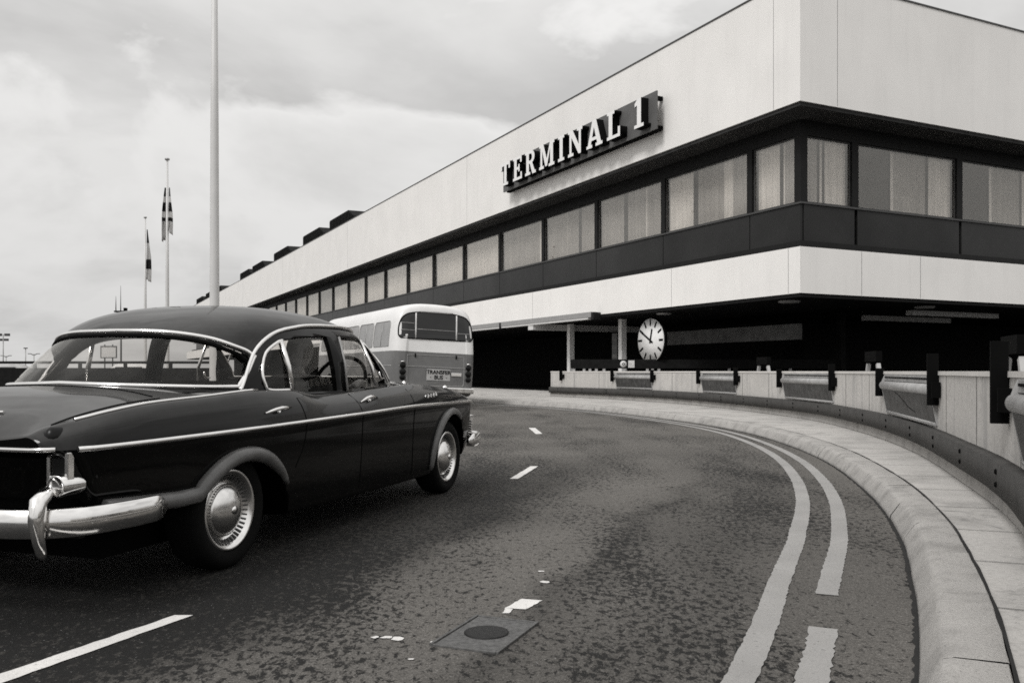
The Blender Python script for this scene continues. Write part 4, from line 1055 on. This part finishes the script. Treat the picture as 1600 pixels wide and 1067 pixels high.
def trim_loop(poly, tree, d, r, off, name, mat):
    mb = MB(); P_ = []
    for y, z in poly:
        h, n = cast(tree, (-3*d if d > 0 else 5, y, z), (d, 0, 0))
        if h is not None: P_.append(h+n*off)
    mb.tube(P_, r, 8, True); return mb.build(name, mat, car)
trim_loop([(y*1.006, z+(.012 if z > 1.0 else -.010)) for y, z in rear_poly], SV, 1, .0125, .003, 'rear_window_trim', M['chrome'])
trim_loop(front_poly, SV, -1, .008, .002, 'windscreen_trim', M['chrome'])
mb = MB(); P_ = []
for y, z in [(y, z) for y, z in rear_poly if z > 1.09]:
    h, n = cast(SV, (-3, y*.99, z-.006), (1, 0, 0)); P_.append(h+Vector((.01, 0, -.004)))
mb.tube(sorted(P_, key=lambda p: p.y), .012, 8); mb.build('rear_window_seal', M['black'], car)
# cabin
mb = MB(); mb.prism([(.12, .45), (.62, .42), (.66, .58), (.24, .62), (.10, .93), (-.02, .93), (.0, .6)], 'y', -.62, .62); mb.build('rear_seat', M['leather'], car)
mb = MB(); mb.prism([(1.12, .42), (1.66, .40), (1.68, .56), (1.26, .58), (1.10, .96), (.98, .97), (1.02, .5)], 'y', -.60, .60); mb.build('front_seat', M['leather'], car)
mb = MB(); mb.prism([(2.02, .45), (2.30, .45), (2.34, .93), (2.16, .94), (2.02, .84)], 'y', -.655, .655); mb.build('dashboard', M['leather'], car)
mb = MB(); mb.box(-.10, .20, -.60, .60, .905, .925); mb.build('parcel_shelf', M['leather'], car)
sw = Matrix.Translation((1.98, -.36, .955)) @ Matrix.Rotation(math.radians(-62), 4, 'Y')
mb = MB(); mb.tube([sw @ Vector((.20*math.cos(t), .20*math.sin(t), 0)) for t in np.linspace(0, 2*PI, 40, False)], .014, 10, True)
mb.tube([sw @ Vector((0, -.19, 0)), sw @ Vector((0, 0, -.03)), sw @ Vector((0, .19, 0))], .012, 8); mb.tube([sw @ Vector((0, 0, -.02)), sw @ Vector((0, 0, -.35))], .022, 10)
mb.lathe([(0, -.045), (.05, -.04), (.055, -.02), (0, .0)], sw, 20); mb.build('steering_wheel', M['black'], car)
# wheels
TY = [(.20, -.085), (.225, -.10), (.262, -.10), (.286, -.078), (.2935, -.03), (.2935, .03), (.286, .078), (.264, .098), (.23, .10), (.205, .088)]
def wheel(x, s_):
    o = empty('wheel', (x, s_*.745, .340)); o.parent = car
    m_ = Matrix.Rotation(-s_*PI/2, 4, 'X')
    mb = MB(); mb.lathe(TY, m_, 64); mb.build('tyre', M['tyre'], o)
    mb = MB(); mb.lathe([(.207, .080), (.198, .090), (.186, .086), (.176, .070), (.142, .040), (.10, .03), (0, .03)], m_, 64)
    mb.build('rim_trim', M['hub'], o)
    mb = MB()
    for k in range(44):
        a = 2*PI*k/44; R_ = m_ @ Matrix.Rotation(a, 4, 'Z') @ Matrix.Translation((.158, 0, .060)) @ Matrix.Rotation(-.80, 4, 'Y'); mb.box(-.015, .015, -.0036, .0036, -.002, .0032, 0, R_)
    mb.build('vent_slots', M['coping'], o)
    mb = MB(); mb.lathe([(.128, .038), (.130, .062), (.120, .072), (.095, .090), (.055, .103), (.03, .108), (0, .108)], m_, 64); mb.build('hubcap', M['hub'], o)
    mb = MB(); mb.lathe([(.128, .040), (.136, .040), (.136, .036)], m_, 48); mb.lathe([(.022, .1085), (.020, .114), (0, .116)], m_, 16); mb.build('hubcap_ring', M['chrome'], o)
for x in (0, 2.89):
    for s_ in (-1, 1): wheel(x, s_)
mb = MB(); mb.box(-.6, 3.3, -.58, .58, .20, .34); mb.tube([(0, -.7, .34), (0, .7, .34)], .05, 10); mb.tube([(2.89, -.7, .34), (2.89, .7, .34)], .04, 10); mb.tube([(-1.12, .42, .26), (.6, .42, .24)], .025, 10); mb.build('underbody', M['black'], car)

# ------------------------------------------------------------------ driver: one skinned body, head and hair, seated on the front bench
cw = Matrix.Translation((-2.194*KC, 4.662*KC, 1.03*(1-KC))) @ Matrix.Rotation(HEAD, 4, 'Z') @ Matrix.Scale(KC, 4)
dr = empty('person', cw @ Vector((1.44, -.36, .515)), HEAD); dr.scale = (KC, KC, KC); tag(dr, 'driver in a dark jacket with grey hair holding the steering wheel of the black car', 'person')
J = {'pel': (0, 0, .06), 'sp': (-.05, 0, .22), 'ch': (-.07, 0, .38), 'nk': (-.055, 0, .49), 'hd': (-.03, 0, .56),
     'sl': (-.06, .19, .43), 'el': (.16, .27, .26), 'wl': (.42, .17, .40), 'sr': (-.06, -.19, .43), 'er': (.16, -.24, .26), 'wr': (.42, -.17, .40),
     'hl': (.04, .1, .05), 'kl': (.46, .13, .10), 'al': (.66, .13, -.27), 'tl': (.80, .13, -.28), 'hr': (.04, -.1, .05), 'kr': (.46, -.13, .10), 'ar': (.66, -.13, -.27), 'tr': (.80, -.13, -.28)}
RD = {'pel': .16, 'sp': .15, 'ch': .165, 'nk': .06, 'hd': .055, 'sl': .075, 'el': .05, 'wl': .032, 'sr': .075, 'er': .05, 'wr': .032, 'hl': .10, 'kl': .075, 'al': .05, 'tl': .04, 'hr': .10, 'kr': .075, 'ar': .05, 'tr': .04}
ED = [('pel', 'sp'), ('sp', 'ch'), ('ch', 'nk'), ('nk', 'hd'), ('ch', 'sl'), ('sl', 'el'), ('el', 'wl'), ('ch', 'sr'), ('sr', 'er'), ('er', 'wr'), ('pel', 'hl'), ('hl', 'kl'), ('kl', 'al'), ('al', 'tl'), ('pel', 'hr'), ('hr', 'kr'), ('kr', 'ar'), ('ar', 'tr')]
def skinned(joints, radii, edges, root):
    ks = list(joints); me = bpy.data.meshes.new('sk'); me.from_pydata([joints[k] for k in ks], [(ks.index(a), ks.index(b)) for a, b in edges], [])
    o = bpy.data.objects.new('sk', me); COL.objects.link(o); md = o.modifiers.new('s', 'SKIN')
    if not me.skin_vertices: me.skin_vertices.new()
    for k, sv in zip(ks, me.skin_vertices[0].data): sv.radius = (radii[k]*.95, radii[k]*.8); sv.use_root = (k == root)
    sb = o.modifiers.new('b', 'SUBSURF'); sb.levels = 2
    dg = bpy.context.evaluated_depsgraph_get(); dg.update(); r = bpy.data.meshes.new_from_object(o.evaluated_get(dg)); bpy.data.objects.remove(o)
    for f in r.polygons: f.use_smooth = True
    r.materials.clear(); return r
bd = link('body', skinned(J, RD, ED, 'pel'), M['skin'], dr, [M['jacket'], M['skin']])
for f in bd.data.polygons: f.material_index = 1 if (f.center.z > .475 or (f.center.x > .40 and f.center.z > .3)) else 0
# head: ellipsoid pulled into brow, nose, chin
mb = MB(); rows = []
for i in range(25):
    th = PI*i/24; row = []
    for k in range(36):
        a = 2*PI*k/36; x, y, z = math.sin(th)*math.cos(a), math.sin(th)*math.sin(a), math.cos(th)
        px, py, pz = .098*x, .076*y, .118*z
        f = max(0, x)
        if z < -.1: py *= 1-.28*min(1, (-z-.1)/.8); px += .012*f*(-z)
        nose = math.exp(-((y/.16)**2))*math.exp(-((z+.16)/.17)**2)*f; px += .024*nose
        eye = math.exp(-((abs(y)-.38)/.14)**2)*math.exp(-((z-.04)/.09)**2)*f; px -= .010*eye
        mouth = math.exp(-(y/.30)**2)*math.exp(-((z+.50)/.06)**2)*f; px -= .005*mouth
        row.append((px-.005, py, pz+.645))
    rows.append(row)
mb.grid(rows, True); hd = mb.build('head', M['skin'], dr)
for s_ in (-1, 1):
    mb = MB(); mb.tube([(-.01+.026*math.cos(t)*.7, s_*(.078+.008*math.sin(t)), .635+.03*math.sin(t)) for t in np.linspace(0, 2*PI, 14, False)], .008, 6, True); mb.build('ear', M['skin'], hd)
    mb = MB(); mb.lathe([(.0, -.010), (.008, -.006), (.010, 0), (.008, .006), (0, .010)], Matrix.Translation((.079, s_*.030, .650)), 12); mb.build('eye', M['lensw'], hd)
mb = MB(); rows = []
for i in range(16):
    th = PI*.62*i/15; row = []
    for k in range(36):
        a = 2*PI*k/36; x, y, z = math.sin(th)*math.cos(a), math.sin(th)*math.sin(a), math.cos(th)
        lim = 1.0 if x < .3 else .62
        tt = min(th, PI*.62*(1 if x < .15 else max(.42, 1-.62*(x-.15)/.6))); x2, y2, z2 = math.sin(tt)*math.cos(a), math.sin(tt)*math.sin(a), math.cos(tt)
        row.append((.107*x2-.009, .085*y2, .127*z2+.648))
    rows.append(row)
mb.grid(rows, True); mb.build('hair', M['hair'], dr)
# hands on the wheel rim
for s_ in (-1, 1):
    bx = Vector((.44, s_*.17, .42)); mb = MB()
    hj = {'w': (.42, s_*.17, .40), 'p': (.47, s_*.175, .425), 'q': (.51, s_*.18, .44)}; hr_ = {'w': .03, 'p': .034, 'q': .026}; he = [('w', 'p'), ('p', 'q')]
    for k in range(4):
        yy = s_*(.155+.017*k)
        hj.update({f'a{k}': (.535, yy, .455-.004*k), f'b{k}': (.56, yy, .435-.004*k), f'c{k}': (.545, yy, .412-.002*k)}); hr_.update({f'a{k}': .010, f'b{k}': .009, f'c{k}': .008}); he += [('q', f'a{k}'), (f'a{k}', f'b{k}'), (f'b{k}', f'c{k}')]
    hj.update({'t0': (.49, s_*.145, .415), 't1': (.525, s_*.14, .41)}); hr_.update({'t0': .012, 't1': .010}); he += [('p', 't0'), ('t0', 't1')]
    link('hand', skinned(hj, hr_, he, 'w'), M['skin'], dr)

# ------------------------------------------------------------------ coach (local: x forward, y left, z up; origin at ground under the rear end)
bus = empty('transfer_bus', (-2.20, 25.15, 0), math.atan2(.897, -.443)); tag(bus, 'white over grey airport transfer bus seen from behind beyond the car', 'bus')
bus.rotation_euler = (math.radians(2.4), 0, math.atan2(.897, -.443))
m = Mat('bus_paint', .3, 0, .5); z = m.sepxyz(m.coord())[2]; n_ = m.noise(3, 4)
m.col(m.mix(m.ramp(z, [(.0, 0.0), (1., 1.0)]), .2, .2))
sp_ = m.math('GREATER_THAN', z, 1.56); m.col(m.mix(sp_, m.ramp(n_, [(.3, .12), (.7, .15)]), m.ramp(n_, [(.3, .74), (.7, .80)]))); M['bus'] = m.m
half = [(0, .32), (.9, .32), (1.16, .34), (1.215, .48), (1.235, .9), (1.24, 1.5), (1.225, 1.95), (1.18, 2.38), (1.08, 2.68), (.88, 2.86), (.5, 2.945), (0, 2.965)]
hs = crom(half, 5)
mb = MB(); rows = []
for x, i_, top in ((0, .30, .20), (.012, .20, .13), (.04, .115, .08), (.10, .055, .05), (.2, .022, .028), (.4, .005, .01), (.8, 0, 0), (4, 0, 0), (8.2, 0, 0), (8.7, .03, .05), (8.95, .12, .15), (9.0, .25, .3)):
    rx = x+0; L_ = []
    for y, zz in hs:
        fy = (1.24-i_)/1.24; fz = zz
        if zz > 1.6: fz = 1.6+(zz-1.6)*(1.365-top)/1.365
        else: fz = 1.6-(1.6-zz)*(1.28-i_*.6)/1.28
        L_.append((y*fy, fz))
    rows.append([(rx+ (0 if x > .3 else max(0, (zz-1.4))*.11*(1-x/.4)), -y, zz) for y, zz in L_]+[(rx+(0 if x > .3 else max(0, (zz-1.4))*.11*(1-x/.4)), y, zz) for y, zz in L_[::-1]][1:-1])
R = mb.grid(rows, True); mb.bm.faces.new(R[0]); mb.bm.faces.new(R[-1][::-1])
bme = mb.mesh('bus'); UV_ = bvh_of(bme); link('body', bme, M['bus'], bus)
def b_rear(off):
    def f(y, z):
        h, n = cast(UV_, (-3, y, z), (1, 0, 0)); return None if h is None else h+n*off
    return f
rwb = dense([(-1.06, 1.93), (-1.12, 2.02), (-1.10, 2.30), (-.98, 2.54), (-.70, 2.66), (0, 2.71), (.70, 2.66), (.98, 2.54), (1.10, 2.30), (1.12, 2.02), (1.06, 1.93)], 5)+[(0, 1.93)]
rwb = [(max(-1.13, min(1.13, y)), z) for y, z in rwb]
rg = glass_patch('rear_window', rwb, b_rear(.006), bus, M['tint'])
mb = MB(); P_ = [b_rear(.008)(y, z) for y, z in rwb]; mb.tube([p for p in P_ if p is not None], .018, 8, True); mb.build('window_rubber', M['black'], rg)
for y in (-.62, .62): mb = MB(); mb.tube([b_rear(.012)(y, z) for z in (1.94, 2.2, 2.45, 2.655)], .022, 8); mb.build('window_bar', M['white'], rg)
mb = MB(); mb.tube([b_rear(.03)(y, 2.70) for y in np.linspace(-.5, .5, 9)], .02, 8); mb.build('window_rail', M['metalgrey'], rg)
mb = MB()
for zz, y0, y1 in ((2.16, .66, 1.06), (2.36, .66, 1.04), (2.20, -.58, .58), (2.14, -1.05, -.66)): mb.tube([b_rear(.008)(y, zz) for y in np.linspace(y0, y1, 6)], .009, 6)
mb.build('seat_rail', M['metalgrey'], rg)
boot = dense([(-.80, .62), (-.86, .70), (-.86, 1.36), (-.78, 1.46), (0, 1.47), (.78, 1.46), (.86, 1.36), (.86, .70), (.80, .62), (0, .61)], 4, )
mb = MB(); mb.tube([b_rear(.004)(y, z) for y, z in boot], .009, 6, True); bo = mb.build('boot_door', M['metalgrey'], bus)
mb = MB(); mb.tube([b_rear(.006)(y, 1.14) for y in np.linspace(-1.12, 1.12, 30)], .011, 6); mb.build('waist_strip', M['metalgrey'], bus)
for y in (-.62, .62): mb = MB(); mb.tube([b_rear(.005)(y, 1.50), b_rear(.03)(y, 1.47), b_rear(.01)(y, 1.40)], .02, 8); mb.build('boot_hinge', M['black'], bo)
for s_ in (-1, 1):
    o = empty('tail_lamp', (0, 0, 0)); o.parent = bus
    for zz, rr_ in ((1.16, .075), (.98, .08), (.82, .07)):
        h = b_rear(.0)(s_*1.0, zz); mb = MB(); mb.lathe([(rr_+.012, 0), (rr_+.012, .03), (rr_, .035), (rr_*.6, .055), (0, .06)], Matrix.Translation(h) @ Matrix.Rotation(-PI/2, 4, 'Y'), 20); mb.build('lens', M['lens'], o)
    mb = MB(); h = b_rear(0)(s_*1.0, 1.25); mb.tube([h+Vector((0, -.06, 0)), h+Vector((-.03, 0, .02)), h+Vector((0, .06, 0))], .02, 8); mb.build('hood', M['chrome'], o)
h = b_rear(0)(-.05, .93)
mb = MB(); mb.box(-.02, 0, -.36, .36, -.165, .155, .008); pl = mb.build('number_board', M['offwhite'], bus); pl.location = h+Vector((-.006, -.03, 0))
for body_, zz, sz in (('TRANSFER', .068, .155), ('BUS', -.078, .155)):
    me = text_mesh(body_, sz, .004); me.transform(Matrix(((0, 0, -1, -.025), (-1, 0, 0, 0), (0, 1, 0, zz), (0, 0, 0, 1)))); link('lettering', me, M['black'], pl)
mb = MB(); 
for s_ in (-1, 1): mb.lathe([(.014, 0), (.010, .01), (0, .012)], Matrix.Translation((-.02, s_*.24, -.078)) @ Matrix.Rotation(-PI/2, 4, 'Y'), 10)
mb.build('screw', M['black'], pl)
mb = MB(); h = b_rear(.0)(-.62, .95); mb.box(-.03, 0, -.16, .16, -.05, .05, .012, Matrix.Translation(h)); mb.build('lower_lamp', M['chrome'], bus)
mb = MB(); mb.box(-.10, .02, -1.16, 1.16, .42, .58, .03); mb.build('bumper', M['chrome'], bus)
for s_ in (-1, 1):
    for k in range(5):
        x0 = .62+k*1.55; poly = [tuple(p) for p in resample([(x0, 1.70), (x0+1.42, 1.70), (x0+1.42, 2.34), (x0+1.34, 2.42), (x0+.08, 2.42), (x0, 2.34), (x0, 1.70)], .08)[0][:-1]]
        g_ = glass_patch('side_window', [(a, b) for a, b in poly], lambda x, z: on_side(UV_, x, z, s_, .006), bus, M['buswin'])
        mb = MB(); mb.tube([on_side(UV_, a, b, s_, .008) for a, b in poly], .013, 6, True); mb.tube([on_side(UV_, x0+.71, b, s_, .008) for b in (1.7, 2.05, 2.42)], .012, 6); mb.build('window_frame', M['metalgrey'], g_)
    mb = MB(); side_tube(mb, UV_, [(x, 1.14) for x in np.linspace(.3, 8.6, 20)], s_, .014, .003, 1); mb.build('side_strip', M['metalgrey'], bus)
    for x in (2.3, 7.0):
        o = empty('wheel', (x, s_*1.08, .48)); o.parent = bus
        mb = MB(); mb.lathe([(0, -.14), (.42, -.14), (.48, -.09), (.48, .09), (.42, .165), (.27, .165), (.25, .13), (0, .13)], Matrix.Rotation(-s_*PI/2, 4, 'X'), 36); mb.build('tyre', M['tyre'], o)
        mb = MB(); mb.lathe([(.25, .131), (.2, .15), (0, .18)], Matrix.Rotation(-s_*PI/2, 4, 'X'), 30); mb.build('rim', M['metalgrey'], o)
